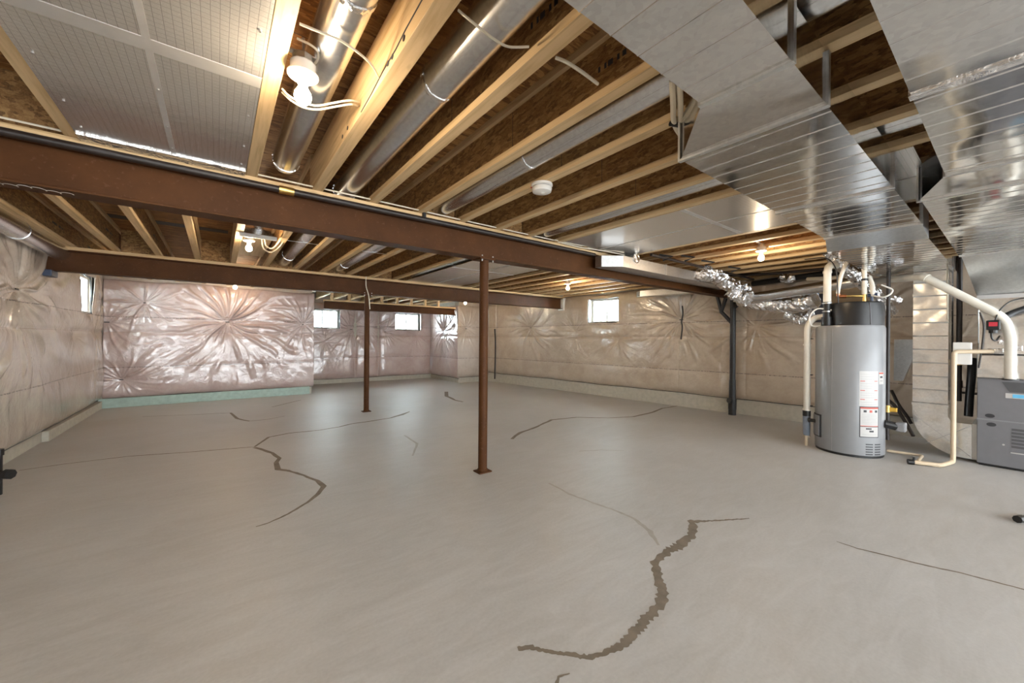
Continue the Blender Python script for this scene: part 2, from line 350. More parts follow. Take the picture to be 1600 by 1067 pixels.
# ------------------------------------------------------------------ insulation blankets
def blanket(name, p0, p1, z0, z1, side, pins, mat, label, holes=(), creases=(), res=.0125, depth=.075, tops=.0, seed=0, cut=None):
    p0 = Vector((*p0, 0)); p1 = Vector((*p1, 0)); d = p1 - p0; L = d.length; d.normalize(); n = Vector((-d.y, d.x, 0)) * side
    nu = int(L / res) + 1; nv = int((z1 - z0) / res) + 1
    U, Z = np.meshgrid(np.linspace(0, L, nu), np.linspace(z0, z1, nv), indexing='ij')
    rng = np.random.RandomState(seed)
    h = np.full(U.shape, depth)
    for k in range(9):     # slow billows
        fx, fz, ph = rng.uniform(.5, 3.2), rng.uniform(.4, 2.6), rng.uniform(0, 6.28)
        h += .007 * np.sin(U * fx * 2 + Z * fz + ph) * np.cos(Z * fz * 1.7 + ph)
    for (zz, w, amp) in ((1.375, .035, .014), (.73, .05, .005), (1.655, .05, .006)): h -= amp * np.exp(-((Z - zz) / w) ** 2)
    for (pu, pz, R, A) in pins:
        du, dz = U - pu, Z - pz; r = np.hypot(du, dz) + 1e-4; th = np.arctan2(dz, du)
        h -= depth * .75 * np.exp(-(r / (.22 * R)) ** 1.1)
        w = np.zeros(U.shape); ph0 = rng.uniform(0, 6.28)
        for q in range(7):
            kf = rng.randint(9, 30); w += np.sin(kf * th + rng.uniform(0, 6.28) + 1.6 * np.sin(r * rng.uniform(3, 8))) * rng.uniform(.5, 1)
        fine = np.zeros(U.shape)
        for q in range(6):
            kf = rng.randint(34, 74); fine += np.maximum(np.sin(kf * th + rng.uniform(0, 6.28) + 2.2 * np.sin(r * rng.uniform(4, 10))), 0) ** 3
        fine *= .5 + .5 * np.sin(5 * th + ph0) * np.sin(r * 9 + ph0)
        h += A * .0024 * fine * np.exp(-r / (.5 * R)) * (1 - np.exp(-(r / .12) ** 2))
        w = np.maximum(w, 0) ** 1.4 * .8
        env = np.exp(-r / (.42 * R)) * (1 - np.exp(-(r / .07) ** 2))
        h += A * .015 * w * env
    for (cu, w, a) in creases: h -= a * np.exp(-np.abs(U - cu) / w)
    hb = 1 - np.exp(-((Z - z0) / .05)); ht = 1 - .55 * np.exp(-((z1 - Z) / .05)); h = h * hb * ht + .008
    wob = .012 * np.sin(U * 2.1 + seed) + .010 * np.sin(U * 5.3 + 1)
    Zp = Z + (wob * np.exp(-((z1 - Z) / .3)) + .4 * wob * np.exp(-((Z - z0) / .3)))
    co_ = np.stack([p0.x + d.x * U + n.x * h, p0.y + d.y * U + n.y * h, Zp], -1).reshape(-1, 3)
    keep = np.ones((nu - 1, nv - 1), bool); Uc = (U[:-1, :-1] + U[1:, 1:]) / 2; Zc = (Z[:-1, :-1] + Z[1:, 1:]) / 2
    for (u0, u1, a, b_) in holes: keep &= ~((Uc > u0) & (Uc < u1) & (Zc > a) & (Zc < b_))
    ii, jj = np.nonzero(keep); idx = lambda i, j: i * nv + j
    fs = np.stack([idx(ii, jj), idx(ii + 1, jj), idx(ii + 1, jj + 1), idx(ii, jj + 1)], -1)
    me = bpy.data.meshes.new(name); me.from_pydata(co_.tolist(), [], fs.tolist()); me.materials.append(M[mat])
    me.polygons.foreach_set('use_smooth', [True] * len(me.polygons)); me.update()
    o = bpy.data.objects.new(name, me); C.objects.link(o)
    so = o.modifiers.new('thickness', 'SOLIDIFY'); so.thickness = .004; so.offset = 0
    tag(o, label, 'insulation', 'wall insulation blankets')
    def at(u, z, out): q = p0 + d * u + n * out; return Vector((q.x, q.y, z))
    for (pu, pz, R, A) in pins:
        if A < .5: continue
        k = MB(); e = at(pu, pz, .028); k.add([e - d * .035 - Vector((0, 0, .009)), e + d * .035 - Vector((0, 0, .009)), e + d * .035 + Vector((0, 0, .009)), e - d * .035 + Vector((0, 0, .009)),
                                      e - d * .035 - Vector((0, 0, .009)) + n * .01, e + d * .035 - Vector((0, 0, .009)) + n * .01, e + d * .035 + Vector((0, 0, .009)) + n * .01, e - d * .035 + Vector((0, 0, .009)) + n * .01],
                                     [(0, 1, 2, 3), (4, 5, 6, 7), (0, 1, 5, 4), (1, 2, 6, 5), (2, 3, 7, 6), (3, 0, 4, 7)])
        k.build('fastener', 'ink_black', o)
    # dark rolled lower edge
    eb = MB(); eb.tube([at(t * L / 40, z0 + .4 * (.012 * math.sin(t * L / 40 * 2.1 + seed) + .01 * math.sin(t * L / 40 * 5.3 + 1)), .012) for t in range(41)], .006, 6); eb.build('lower_edge', 'ink_black', o)
    for (u0, u1, a, b_) in holes:   # sealed plastic edge around the window opening
        w_ = MB(); pts = []
        for (ua, za, ub, zb) in ((u0, a, u1, a), (u1, a, u1, b_), (u1, b_, u0, b_), (u0, b_, u0, a)):
            for t in range(8): pts.append(at(ua + (ub - ua) * t / 8, za + (zb - za) * t / 8, .05 + .01 * random.uniform(-1, 1)) + Vector((0, 0, random.uniform(-.008, .008))))
        pts.append(pts[0]); w_.tube(pts, [random.uniform(.007, .016) for _ in pts], 6); w_.build('window_seal', 'black', o)
        rv = MB()
        for (ua, za, ub, zb) in ((u0, a, u1, a), (u1, a, u1, b_), (u1, b_, u0, b_), (u0, b_, u0, a)):
            q = [at(ua, za, .06), at(ub, zb, .06), at(ub, zb, -.10), at(ua, za, -.10)]
            rv.add(q, [(0, 1, 2, 3)])
        rv.build('reveal_wrap', 'well', o).data.materials[0] = M['blanket']
    return o
for nm, x0, x1, y0, y1, z0 in (('back wall', -1.69, 1.74, 9.984, 9.998, 2.22), ('far recess wall', 1.80, 5.63, 11.90, 11.84, 2.2), ('short back wall right of the recess', 5.67, 6.9, 9.984, 9.998, 2.22)):
    rb = MB(); rb.box(x0, x1, min(y0, y1) if nm[0] != 'f' else 11.832, max(y0, y1) if nm[0] != 'f' else 11.846, z0, 2.67)
    tag(rb.build('rim_insulation', 'blanket'), 'plastic covered rim insulation strip over the ' + nm, 'insulation', 'rim insulation strips')
# left wall: u runs with Y from -4.6
blanket('insulation_blanket', (-1.70, -4.6), (-1.70, 9.93), .14, 2.50, -1, [(10.93, 1.78, 1.7, 1.5), (8.6, 1.6, 1.4, 1), (12.9, 1.30, .6, .4), (14.45, 1.9, .9, .45), (14.3, 1.35, .8, .3), (6.2, 1.7, 1.4, 1)], 'blanket',
        'poly wrapped beige insulation blanket on the left wall around its tall window', [(13.02, 13.78, 1.65, 2.25)], [(13.95, .05, .03)], seed=3)
blanket('insulation_blanket', (-1.64, 10.0), (1.78, 10.0), .17, 2.33, -1, [(1.80, 1.61, 1.9, 1.7), (3.2, 1.60, 1.0, 1), (.55, 1.93, .8, .8), (.05, 1.55, 1.0, .5), (.25, .5, .8, .5)], 'blanket_pink',
        'wide pinkish poly wrapped blanket on the back wall above the green strip', seed=5)
o = blanket('insulation_blanket', (1.8, 11.85), (5.62, 11.85), .13, 2.27, -1, [(1.30, 1.55, 1.0, 1), (1.75, 1.65, 1.2, 1), (2.3, 1.5, .8, .6), (3.3, 1.4, .8, .4), (.6, 1.2, .9, .5)], 'blanket_pink',
        'pink poly wrapped blanket on the far recess wall holding two small windows', [(.12, .98, 1.56, 2.10), (2.60, 3.46, 1.56, 2.10)], [(1.42, .05, .075), (2.1, .05, .085)], seed=8)
blanket('insulation_blanket', (5.65, 11.78), (5.65, 9.92), .13, 2.27, -1, [(.95, 1.55, 1.2, 1.2), (1.6, 1.6, .8, .8)], 'blanket_pink', 'bright poly wrapped blanket on the right return wall of the recess', seed=11)
blanket('insulation_blanket', (5.58, 10.0), (6.66, 10.0), .16, 2.27, -1, [(.3, 1.6, .7, .9)], 'blanket', 'narrow poly wrapped blanket between the recess and the right wall corner', seed=12)
hz = [(uw0, uw1, 1.70, 2.26)]
pinsR = [(1.87, 1.62, 1.3, 1), (6.0, 1.71, 1.5, 1.2), (7.28, 1.56, 1.4, 1.2), (8.6, 1.5, 1.3, 1), (3.4, 1.5, .9, .3), (9.5, 1.2, 1.2, .8), (4.6, 1.3, .9, .3)]
blanket('insulation_blanket', tuple(RA), tuple(RB), .27, 2.36, -1, pinsR, 'blanket_tan', 'long tan poly wrapped blanket on the right wall behind the black drain pipe', hz, [(.45, .03, .03), (5.98, .02, .012), (6.75, .03, .02), (7.15, .03, .02)], seed=15)
# ------------------------------------------------------------------ windows
def window(name, p, a, w, z0, z1, label, mull=True, set_=.10):
    """p = inner wall point at the opening's start, a = wall direction angle"""
    root = bpy.data.objects.new(name, None); C.objects.link(root); root.location = (p[0], p[1], 0); root.rotation_euler = (0, 0, a)
    struct(root, label)
    f = MB(); y0, y1 = set_, set_ + .07; t = .045
    f.box(0, w, y0, y1, z0, z0 + t); f.box(0, w, y0, y1, z1 - t, z1); f.box(0, t, y0, y1, z0 + t, z1 - t); f.box(w - t, w, y0, y1, z0 + t, z1 - t)
    if mull: f.box(w / 2 - .02, w / 2 + .02, y0 + .01, y1 - .01, z0 + t, z1 - t)
    f.build('window_frame', 'white', root, bevel=.003)
    g = MB(); g.box(t, w - t, set_ + .03, set_ + .036, z0 + t, z1 - t); g.build('window_pane', 'glass', root)
    return root
window('window_1', (-1.70, -4.6 + 13.02), math.pi / 2, .76, 1.65, 2.25, 'tall narrow looking window in the left wall', False, -.02)
window('window_2', (1.92, 11.85), 0, .86, 1.56, 2.10, 'small recess window half hidden by the back wall corner')
window('window_3', (4.40, 11.85), 0, .86, 1.56, 2.10, 'small two pane window in the far recess wall')
q = ry(uw0); window('window_4', q, math.atan2(rdir.y, rdir.x), uw1 - uw0, 1.70, 2.26, 'brightest small window in the right wall')
for nm, cx in (('first', 2.35), ('second', 4.83)):
    mb = MB(); V = []; n = 24; zs = [1.35 + .02 * i for i in range(0, 34)]
    for i, z in enumerate(zs):
        r = .52 + .012 * math.sin(i * math.pi / 1.5)
        for k in range(n + 1):
            t = math.pi * k / n; V.append((cx + r * math.cos(t), 12.1 + r * .8 * math.sin(t), z))
    mb.add(V, [(i * (n + 1) + k, i * (n + 1) + k + 1, (i + 1) * (n + 1) + k + 1, (i + 1) * (n + 1) + k) for i in range(len(zs) - 1) for k in range(n)])
    ow = mb.build('window_well', 'well', smooth=True); tag(ow, 'corrugated steel window well outside the %s recess window' % ('left' if nm == 'first' else 'right'), 'window well', 'corrugated window wells')
    ow.modifiers.new('s', 'SOLIDIFY').thickness = .003
def daylight(name, x, y, z, a, w, h, power):
    l = bpy.data.lights.new(name, 'AREA'); l.shape = 'RECTANGLE'; l.size = w; l.size_y = h; l.energy = power; l.color = (.82, .93, 1.0)
    o = bpy.data.objects.new(name, l); C.objects.link(o); o.location = (x, y, z); o.rotation_euler = (math.radians(78), 0, a); return o
daylight('daylight', -2.02, 8.80, 1.98, -math.pi / 2, .74, .56, 40)
daylight('daylight', 2.35, 12.2, 1.86, math.pi, .84, .5, 50)
daylight('daylight', 4.83, 12.2, 1.86, math.pi, .84, .5, 90)
qd = ry((uw0 + uw1) / 2); daylight('daylight', qd.x + .36, qd.y, 2.0, math.pi / 2, .8, .54, 150)
# ------------------------------------------------------------------ steel beams and posts
def ibeam(name, x0, x1, y, z0, z1, label, hw=.075):
    t = thing(name, label, 'beam', ((x0 + x1) / 2, y, z0), 'steel beams'); L = (x1 - x0) / 2; h = z1 - z0
    m = MB(); m.box(-L, L, -.005, .005, .013, h - .013); m.build('web', 'steel', t)
    m = MB(); m.box(-L, L, -hw, hw, 0, .014); m.build('bottom_flange', 'steel', t, bevel=.003)
    m = MB(); m.box(-L, L, -hw, hw, h - .014, h); m.build('top_flange', 'steel', t, bevel=.003)
    return t
b1 = ibeam('steel_beam', -1.78, 7.42, 3.18, 2.08, 2.33, 'red brown steel beam nearest the camera, crossing over the taller looking post')
b2 = ibeam('steel_beam', -1.78, 6.95, 6.99, 2.07, 2.33, 'middle red brown steel beam, second from the camera, over the slimmer looking post')
b3 = ibeam('steel_beam', 2.0, 5.5, 9.99, 1.99, 2.17, 'short red brown steel beam across the far recess')
for t, x0, x1, y, z in ((b1, -1.6, 7.3, 3.18, 2.331), (b2, -1.6, 6.9, 6.99, 2.331)):
    o = MB(); o.box(x0, x1, y - .09, y + .07, z, z + .038); p = o.build('top_plate', 'pine_x', bevel=.002)
    tag(p, 'pine plank lying along the top of the %s steel beam' % ('nearest' if y < 4 else 'middle'), 'plank', 'planks on the steel beams')
o = MB(); o.box(2.0, 5.5, 9.92, 10.06, 2.172, 2.208); tag(o.build('top_plate', 'pine_x'), 'pine plank lying along the top of the short recess beam', 'plank', 'planks on the steel beams')
# flange detail: chalk scrawl on the nearest beam
ch = MB(); pts = []
for i in range(150):
    u = i / 149; pts.append(Vector((-1.25 + .62 * u + .012 * math.cos(u * 78), 3.165 + .022 * math.sin(u * 78) * (1.2 - .4 * u) + .012 * math.sin(u * 23), 2.079)))
ch.tube([p - Vector(b1.location) for p in pts], .0011, 5); ch.build('chalk_scrawl', 'chalk', b1)['label'] = 'white chalk handwriting on the underside'
def post(x, y, label, ztop):
    t = thing('steel_post', label, 'post', (x, y, 0), 'steel posts')
    m = MB(); m.tube([(0, 0, .010), (0, 0, ztop - .012)], .044, 24); m.build('column', 'steel', t, smooth=True)
    m = MB(); m.box(-.07, .07, -.06, .06, 0, .012); m.tube([(0, 0, .012), (0, 0, .03)], .05, 20); m.build('base_plate', 'steel', t)
    m = MB(); m.box(-.085, .085, -.07, .07, ztop - .012, ztop); m.build('top_plate', 'steel', t)
    for s_ in (-1, 1):
        m = MB(); m.tube([(s_ * .062, -.060, ztop - .03), (s_ * .062, -.060, ztop + .028)], .007, 8); m.build('bolt', 'bolt', t)
    return t
post(2.075, 3.18, 'red brown steel post standing nearest, under the nearest beam', 2.08)
post(2.10, 6.99, 'red brown steel post farther back, under the middle beam', 2.07)
# white saddle at the end of the middle beam
m = MB(); m.box(6.86, 6.99, 6.90, 7.08, 2.03, 2.345); tag(m.build('beam_pocket_cap', 'white', bevel=.01), 'white wrapped bearing block at the right end of the middle beam', 'block')
m = MB(); m.box(-1.66, -1.55, 6.88, 7.1, 2.0, 2.075); tag(m.build('beam_pocket_cap', 'blue', bevel=.01), 'dark blue bearing block at the left end of the middle beam', 'block')
# ------------------------------------------------------------------ joists
ORD = ['first', 'second', 'third', 'fourth', 'fifth', 'sixth', 'seventh', 'eighth', 'ninth', 'tenth', 'eleventh', 'twelfth', 'thirteenth', 'fourteenth', 'fifteenth', 'sixteenth', 'seventeenth', 'eighteenth', 'nineteenth', 'twentieth', 'twenty-first', 'twenty-second', 'twenty-third', 'twenty-fourth']
def joist_proto(y0, y1, z0):
    t = thing('floor_joist', '', 'joist'); ym = (y0 + y1) / 2; L = (y1 - y0) / 2; h = 2.671 - z0
    m = MB(); m.box(-.006, .006, -L, L, .036, h - .036)
    for k in range(int(L * 2 / 1.2)):           # web splice seams and stamped print
        yy = -L + .5 + k * 1.2
        for s_ in (-1, 1): m.box(s_ * .0066 - .0004, s_ * .0066 + .0004, yy, yy + .003, .04, h - .04, 1)
        if k % 2 == 0:
            for q in range(11):
                if q == 5: continue
                a = yy + .2 + q * .035
                for s_ in (-1, 1): m.box(s_ * .0066 - .0004, s_ * .0066 + .0004, a, a + random.choice((.012, .02, .026)), .14, .165, 1)
    m.build('web', ['web', 'ink_black'], t)
    m = MB(); m.box(-.032, .032, -L, L, 0, .038); m.build('bottom_flange', 'pine', t, bevel=.002)
    m = MB(); m.box(-.032, .032, -L, L, h - .038, h); m.build('top_flange', 'pine', t)
    return t, ym, z0
def copy_thing(root):
    r = root.copy(); C.objects.link(r)
    for ch_ in list(root.children):
        k = ch_.copy(); C.objects.link(k); k.parent = r
        for g in ch_.children: kk = g.copy(); C.objects.link(kk); kk.parent = k
    return r
spans = [(-4.7, 3.19, 2.371, 'before the nearest steel beam', 'joists before the nearest beam', .31),
         (3.20, 6.99, 2.371, 'between the nearest and middle steel beams', 'joists between the two long beams', .31),
         (7.0, 9.98, 2.371, 'beyond the middle steel beam', 'joists beyond the middle beam', .31)]
for si, (y0, y1, z0, wh, grp, _) in enumerate(spans):
    proto, ym, zz = joist_proto(y0, y1, z0); n = 0
    for k in range(-4, 19):
        xr = .205 + .4 * k
        if si == 0 and k == 1: continue
        if xr > 6.9 and si == 2: continue
        if xr > 7.2 and si == 1: continue
        t = proto if n == 0 else copy_thing(proto); n += 1
        t.location = (xr - .032, ym, zz)
        t['label'] = '%s I-joist from the left wall %s' % (ORD[k + 4], wh); t['category'] = 'joist'; t['group'] = grp
# solid doubled lumber joist beside the first bulb
t = thing('lumber_joist', 'solid thick pine joist with drilled holes and a split, right of the nearest bare bulb', 'joist', (.572, -.75, 2.371))
m = MB(); m.box(-.035, .035, -3.94, 3.94, 0, .235); m.build('plank', 'pine', t, bevel=.002)
m = MB()
for px, py in ((631, 65), (613, 97), (543, 200), (535, 219), (606, 131)):
    q = AX(px, py, .536); m.tube([(-.037, q.y + .75, min(.2, max(.03, q.z - 2.371))), (-.0352, q.y + .75, min(.2, max(.03, q.z - 2.371)))], .011, 12)
m.build('drilled_hole', 'ink_black', t)
m = MB(); m.tube([(-.0365, y_, z_) for y_, z_ in ((1.95, .06), (2.1, .05), (2.2, .035), (2.35, .03), (2.5, .012), (2.65, .003))], .0025, 5); m.build('split', 'ink_black', t)
# recess joists on the short beam
proto, ym, zz = joist_proto(9.99, 11.83, 2.371); n = 0
for k in range(5, 14):
    t = proto if n == 0 else copy_thing(proto); n += 1; t.location = (.173 + .4 * k, ym, zz)
    t['label'] = '%s short I-joist from the left over the far recess' % ORD[n - 1]; t['category'] = 'joist'; t['group'] = 'joists over the far recess'
for k in range(5, 13):
    m = MB(); m.box(.205 + .4 * k - .06, .205 + .4 * k - .004, 9.95, 10.03, 2.209, 2.37); tag(m.build('cripple_block', 'pine'), 'short upright wood block on the recess beam, %s from the left' % ORD[k - 5], 'block', 'blocks on the recess beam')
# wood blocking between joists over the beams
nb = 0
for y, wh in ((3.18, 'nearest'), (6.99, 'middle')):
    for k in (-3, -2, -1, 3, 5, 7, 9) if y < 4 else (-3, -1, 1, 3, 5, 6, 8):
        m = MB(); x0 = .205 + .4 * k; m.box(x0 + .002, x0 + .33, y - .011, y + .011, 2.372, 2.670); nb += 1
        tag(m.build('blocking_panel', 'web'), 'strand board blocking over the %s beam between its %s and %s joists' % (wh, ORD[k + 4], ORD[k + 5]), 'blocking', 'blocking panels over the beams')
# pale rectangular plywood panel by the second bulb
m = MB(); m.box(.212, .525, 5.55, 6.85, 2.50, 2.512); tag(m.build('ceiling_panel', 'plywood'), 'pale plywood panel between joists just behind the second bare bulb', 'panel')
# ------------------------------------------------------------------ foil faced panels
m = MB(); m.box(-.60, .138, -4.5, 3.0, 2.364, 2.371)
pa = m.build('return_air_panel', 'pan'); tag(pa, 'grid printed foil board panel across two joists left of the nearest bulb', 'panel', 'foil faced return panels')
m = MB(); m.box(-.222, -.198, -4.5, 3.0, 2.3632, 2.364); m.build('seam_tape', 'tape', pa)
m = MB(); m.box(-.60, .138, 1.89, 1.97, 2.3630, 2.364); m.build('cross_tape', 'tape', pa)
m = MB()
for y in (1.0, 1.6, 2.25, 2.62, 2.9):
    for x in (-.56, -.21, .11): m.tube([(x, y, 2.3595), (x, y, 2.3635)], .005, 8)
m.build('screw', 'bolt', pa)
m = MB(); m.box(-.60, .138, 2.985, 3.085, 2.352, 2.372); tag(m.build('foil_tape', 'foil', bevel=.006), 'crumpled foil tape closing the grid printed panel above the nearest beam', 'tape')
for x0, x1, y0, y1, ww in ((3.0, 4.105, .35, 2.98, 'before'), (2.76, 3.9, 3.32, 6.86, 'beyond')):
    m = MB(); m.box(x0, x1, y0, y1, 2.364, 2.371); p = m.build('return_air_panel', 'pan')
    tag(p, 'wide foil faced return panel just %s the nearest steel beam' % ww, 'panel', 'foil faced return panels')
    m = MB(); m.box((x0 + x1) / 2 - .01, (x0 + x1) / 2 + .01, y0, y1, 2.3628, 2.364); m.box(x0, x1, (y0 + y1) / 2 - .02, (y0 + y1) / 2 + .02, 2.3626, 2.364); m.build('seam_tape', 'tape', p)
# ------------------------------------------------------------------ round ducts in the joist bays
def round_duct(x, y0, y1, label, r=.082, z=2.478, rings=(), strap=None, caps=False):
    t = thing('round_duct', label, 'duct', (x, (y0 + y1) / 2, z), 'round ducts between joists'); L = (y1 - y0) / 2
    m = MB(); m.tube([(0, -L, 0), (0, L, 0)], r, 32); m.build('duct_pipe', 'round', t, smooth=True)
    m = MB(); m.box(-.004, .004, -L, L, -r - .0015, -r + .002); m.build('lock_seam', 'round', t, rot=(0, .5, 0))
    for yy in rings:
        m = MB(); m.tube([(0, yy - t.location.y - .012, 0), (0, yy - t.location.y + .012, 0)], r + .004, 32); m.build('crimp_ring', 'foil', t, smooth=True)
    if strap:
        m = MB(); m.box(-.2, .2, strap - t.location.y - .009, strap - t.location.y + .009, -r - .004, -r - .001); m.build('hanger_strap', 'galv_dull', t)
round_duct(.355, -4.6, 2.99, 'round metal duct running beside the nearest bare bulb', r=.078, rings=(1.35, 2.96))
round_duct(.80, -4.6, 7.35, 'long round duct between the solid lumber joist and the next joist', rings=(1.62, 3.3, 6.3), strap=5.0)
round_duct(1.585, -4.6, 7.3, 'long round duct two bays right of the solid lumber joist', rings=(1.9, 6.4), strap=5.0)
round_duct(2.79, -4.6, 6.6, 'long round duct in the bay left of the wide foil panels', rings=(1.0, 5.9), strap=5.1)
round_duct(5.18, -4.6, 3.0, 'round duct in the bay behind the bulb near the water heater', rings=(1.0,), r=.07)
round_duct(5.58, -4.6, 3.0, 'round duct one bay right of the bulb near the water heater', rings=(1.4,), r=.07)
round_duct(5.99, -4.6, 3.0, 'round duct two bays right of the bulb near the water heater', rings=(1.2,), r=.07)
round_duct(6.0, 3.3, 9.8, 'round duct along the bay above the right wall window', r=.07)
t = thing('wall_duct', 'large round metal duct hung along the top of the left wall', 'duct', (-1.515, 5.1, 2.30))
m = MB(); m.tube([(0, -1.9, 0), (0, 2.0, 0)], .092, 32); m.build('duct_pipe', 'round', t, smooth=True)
m = MB(); m.tube([(0, 1.93, 0), (0, 2.04, 0)], .099, 32); m.build('end_collar', 'foil', t, smooth=True)
m = MB(); m.tube([(0, .62, 0), (0, .635, 0)], .096, 32); m.build('crimp_ring', 'round', t, smooth=True)
# register boot above second bulb
t = thing('register_boot', 'sheet metal register boot and collar above the second bare bulb', 'duct fitting', (.335, 4.90, 2.362))
m = MB(); a, b_ = [(-.15, -.06), (.15, -.06), (.15, .06), (-.15, .06)], [(-.05, -.045), (.05, -.045), (.05, .045), (-.05, .045)]
m.add([(x, y, 0) for x, y in a] + [(x, y, .08) for x, y in b_], [(0, 1, 2, 3), (4, 5, 6, 7), (0, 1, 5, 4), (1, 2, 6, 5), (2, 3, 7, 6), (3, 0, 4, 7)]); m.build('boot', 'round', t)
m = MB(); m.tube([(0, .0, .115), (0, -.62, .135)], .047, 24); m.build('collar', 'round', t, smooth=True)
m = MB(); m.box(-.165, .165, -.075, -.06, -.028, .012); m.build('hanger_bar', 'white', t)
# ------------------------------------------------------------------ rectangular trunk ducts
def ribbed(mb, x0, x1, y0, y1, z0, z1, step=.13, bead=.0028, ribs=True, y0b=None, y1b=None, z0b=None):
    """rectangular duct length; beads stand out of all four sides; the b values are the far end's"""
    y0b = y0 if y0b is None else y0b; y1b = y1 if y1b is None else y1b; z0b = z0 if z0b is None else z0b
    xs = [(x0, 0)]
    if ribs:
        x = x0 + step * .5
        while x < x1 - .02: xs += [(x - .006, 0), (x, 1), (x + .006, 0)]; x += step
    xs.append((x1, 0)); V = []
    for x, b in xs:
        u = (x - x0) / (x1 - x0); A, B, Z = y0 + (y0b - y0) * u, y1 + (y1b - y1) * u, z0 + (z0b - z0) * u; e = b * bead
        V += [(x, A, Z - e), (x, B, Z - e), (x, B, z1), (x, A, z1)]
    n = len(xs); Fs = [(4 * i + k, 4 * i + (k + 1) % 4, 4 * i + 4 + (k + 1) % 4, 4 * i + 4 + k) for i in range(n - 1) for k in range(4)]
    Fs += [(3, 2, 1, 0), tuple(4 * (n - 1) + k for k in range(4))]; mb.add(V, Fs)
def cleat(x, y0, y1, z0, z1, parent, e=.009, w=.012):
    m = MB(); m.box(x - w, x + w, y0 - e, y1 + e, z0 - e, z0 + .001); m.box(x - w, x + w, y0 - e, y0 + .001, z0, z1); m.box(x - w, x + w, y1 - .001, y1 + e, z0, z1); m.build('drive_cleat', 'galv_dull', parent)
ZB, ZT = 2.17, 2.361
t = thing('trunk_duct', 'wide ribbed sheet metal trunk duct overhead, left of the two big ducts', 'duct', (0, 0, 0), 'rectangular trunk ducts')
for nm, a in (('duct_section', (-1.52, -1.0, .43, .71)), ('duct_section', (-1.0, 1.41, .43, .71))):
    m = MB(); ribbed(m, *a, ZB, ZT); m.build(nm, 'galv', t)
m = MB(); ribbed(m, 1.41, 1.77, .43, .71, ZB, ZT, ribs=False, y1b=.99); m.build('widening_transition', 'galv', t)
m = MB(); ribbed(m, 1.77, 3.0, .43, .99, ZB, ZT); m.build('duct_section', 'galv', t)
m = MB(); ribbed(m, 3.0, 4.07, .43, .99, ZB, ZT); m.build('duct_section', 'galv', t)
m = MB(); ribbed(m, 4.07, 4.5, .43, .99, ZB, ZT, ribs=False, y0b=.435, y1b=1.08, z0b=2.13); m.build('flat_section', 'galv_dull', t)
m = MB(); ribbed(m, 4.5, 6.86, .435, 1.08, 2.13, ZT); m.build('duct_section', 'galv', t)
for x, a, b_ in ((-1.0, .43, .71), (1.41, .43, .71), (1.77, .43, .99), (3.0, .43, .99), (4.07, .43, .99)): cleat(x, a, b_, ZB, ZT, t)
t = thing('trunk_duct', 'wide ribbed sheet metal trunk duct overhead at the right, above the furnace', 'duct', (0, 0, 0), 'rectangular trunk ducts')
m = MB(); ribbed(m, -1.52, 1.92, -.75, .23, ZB - .01, ZT); m.build('duct_section', 'galv', t)
m = MB(); ribbed(m, 1.92, 2.97, -.75, .23, ZB - .01, ZT); m.build('duct_section', 'galv', t)
m = MB(); ribbed(m, 2.97, 3.38, -.75, .23, ZB - .01, ZT, ribs=False, y1b=.37); m.build('widening_transition', 'galv', t)
m = MB(); ribbed(m, 3.38, 5.85, -.75, .36, ZB - .01, ZT); m.build('duct_section', 'galv', t)
m = MB(); ribbed(m, 5.85, 6.5, -.75, .345, ZB - .01, ZT, ribs=False, y1b=.27, z0b=1.81); m.build('plenum_transition', 'galv_dull', t)
m = MB(); ribbed(m, 1.905, 1.945, -.76, .236, ZB - .017, ZT, ribs=False); m.build('foil_band', 'foil', t)['label'] = 'crumpled foil tape band'
for x, b_ in ((2.97, .23), (3.38, .37), (5.85, .35)): cleat(x, -.75, b_, ZB - .01, ZT, t)
# hanger straps of the ducts
m = MB(); m.box(3.79, 3.83, 1.0, 1.003, 2.2, 2.5); 
# ------------------------------------------------------------------ return drop and boot
t = thing('return_drop_duct', 'shiny vertical return duct dropping to a curved boot beside the furnace', 'duct', (6.55, 0, 0))
m = MB()
zs = [(.47, 0)]; z = .60
while z < 2.12: zs += [(z - .008, 0), (z, 1), (z + .008, 0)]; z += .155
zs.append((2.125, 0)); V = []
for z, b_ in zs:
    e = b_ * .005; V += [(-e, .475 - e, z), (.5 + e, .475 - e, z), (.5 + e, .755 + e, z), (-e, .755 + e, z)]
n = len(zs); m.add(V, [(4 * i + k, 4 * i + (k + 1) % 4, 4 * i + 4 + (k + 1) % 4, 4 * i + 4 + k) for i in range(n - 1) for k in range(4)] + [(3, 2, 1, 0), tuple(4 * (n - 1) + k for k in range(4))]); m.build('riser', 'bright', t)
poly = [(.755, .47)] + [(.335 + .42 * math.cos(a), .47 + .44 * math.sin(a)) for a in [-math.pi / 2 * k / 10 for k in range(1, 11)]] + [(.30, .03), (.30, .41), (.45, .41), (.475, .47)]
m = MB(); m.prism(poly, 'x', 0, .5); m.build('curved_boot', 'bright', t)
m = MB(); m.tube([(-.001, .74, .45), (-.003, .31, .06)], .0025, 5); m.tube([(-.001, .66, .12), (-.003, .31, .39)], .0025, 5); m.build('cross_break', 'bolt', t)
for zc in (1.86, .58):
    m = MB(); m.box(-.008, -.004, .47, .76, zc - .014, zc + .014); m.build('slip_joint', 'bright', t)
m = MB(); m.box(-.001, .5, .262, .298, .03, .42); m.build('filter_rack', 'white', t, bevel=.002)
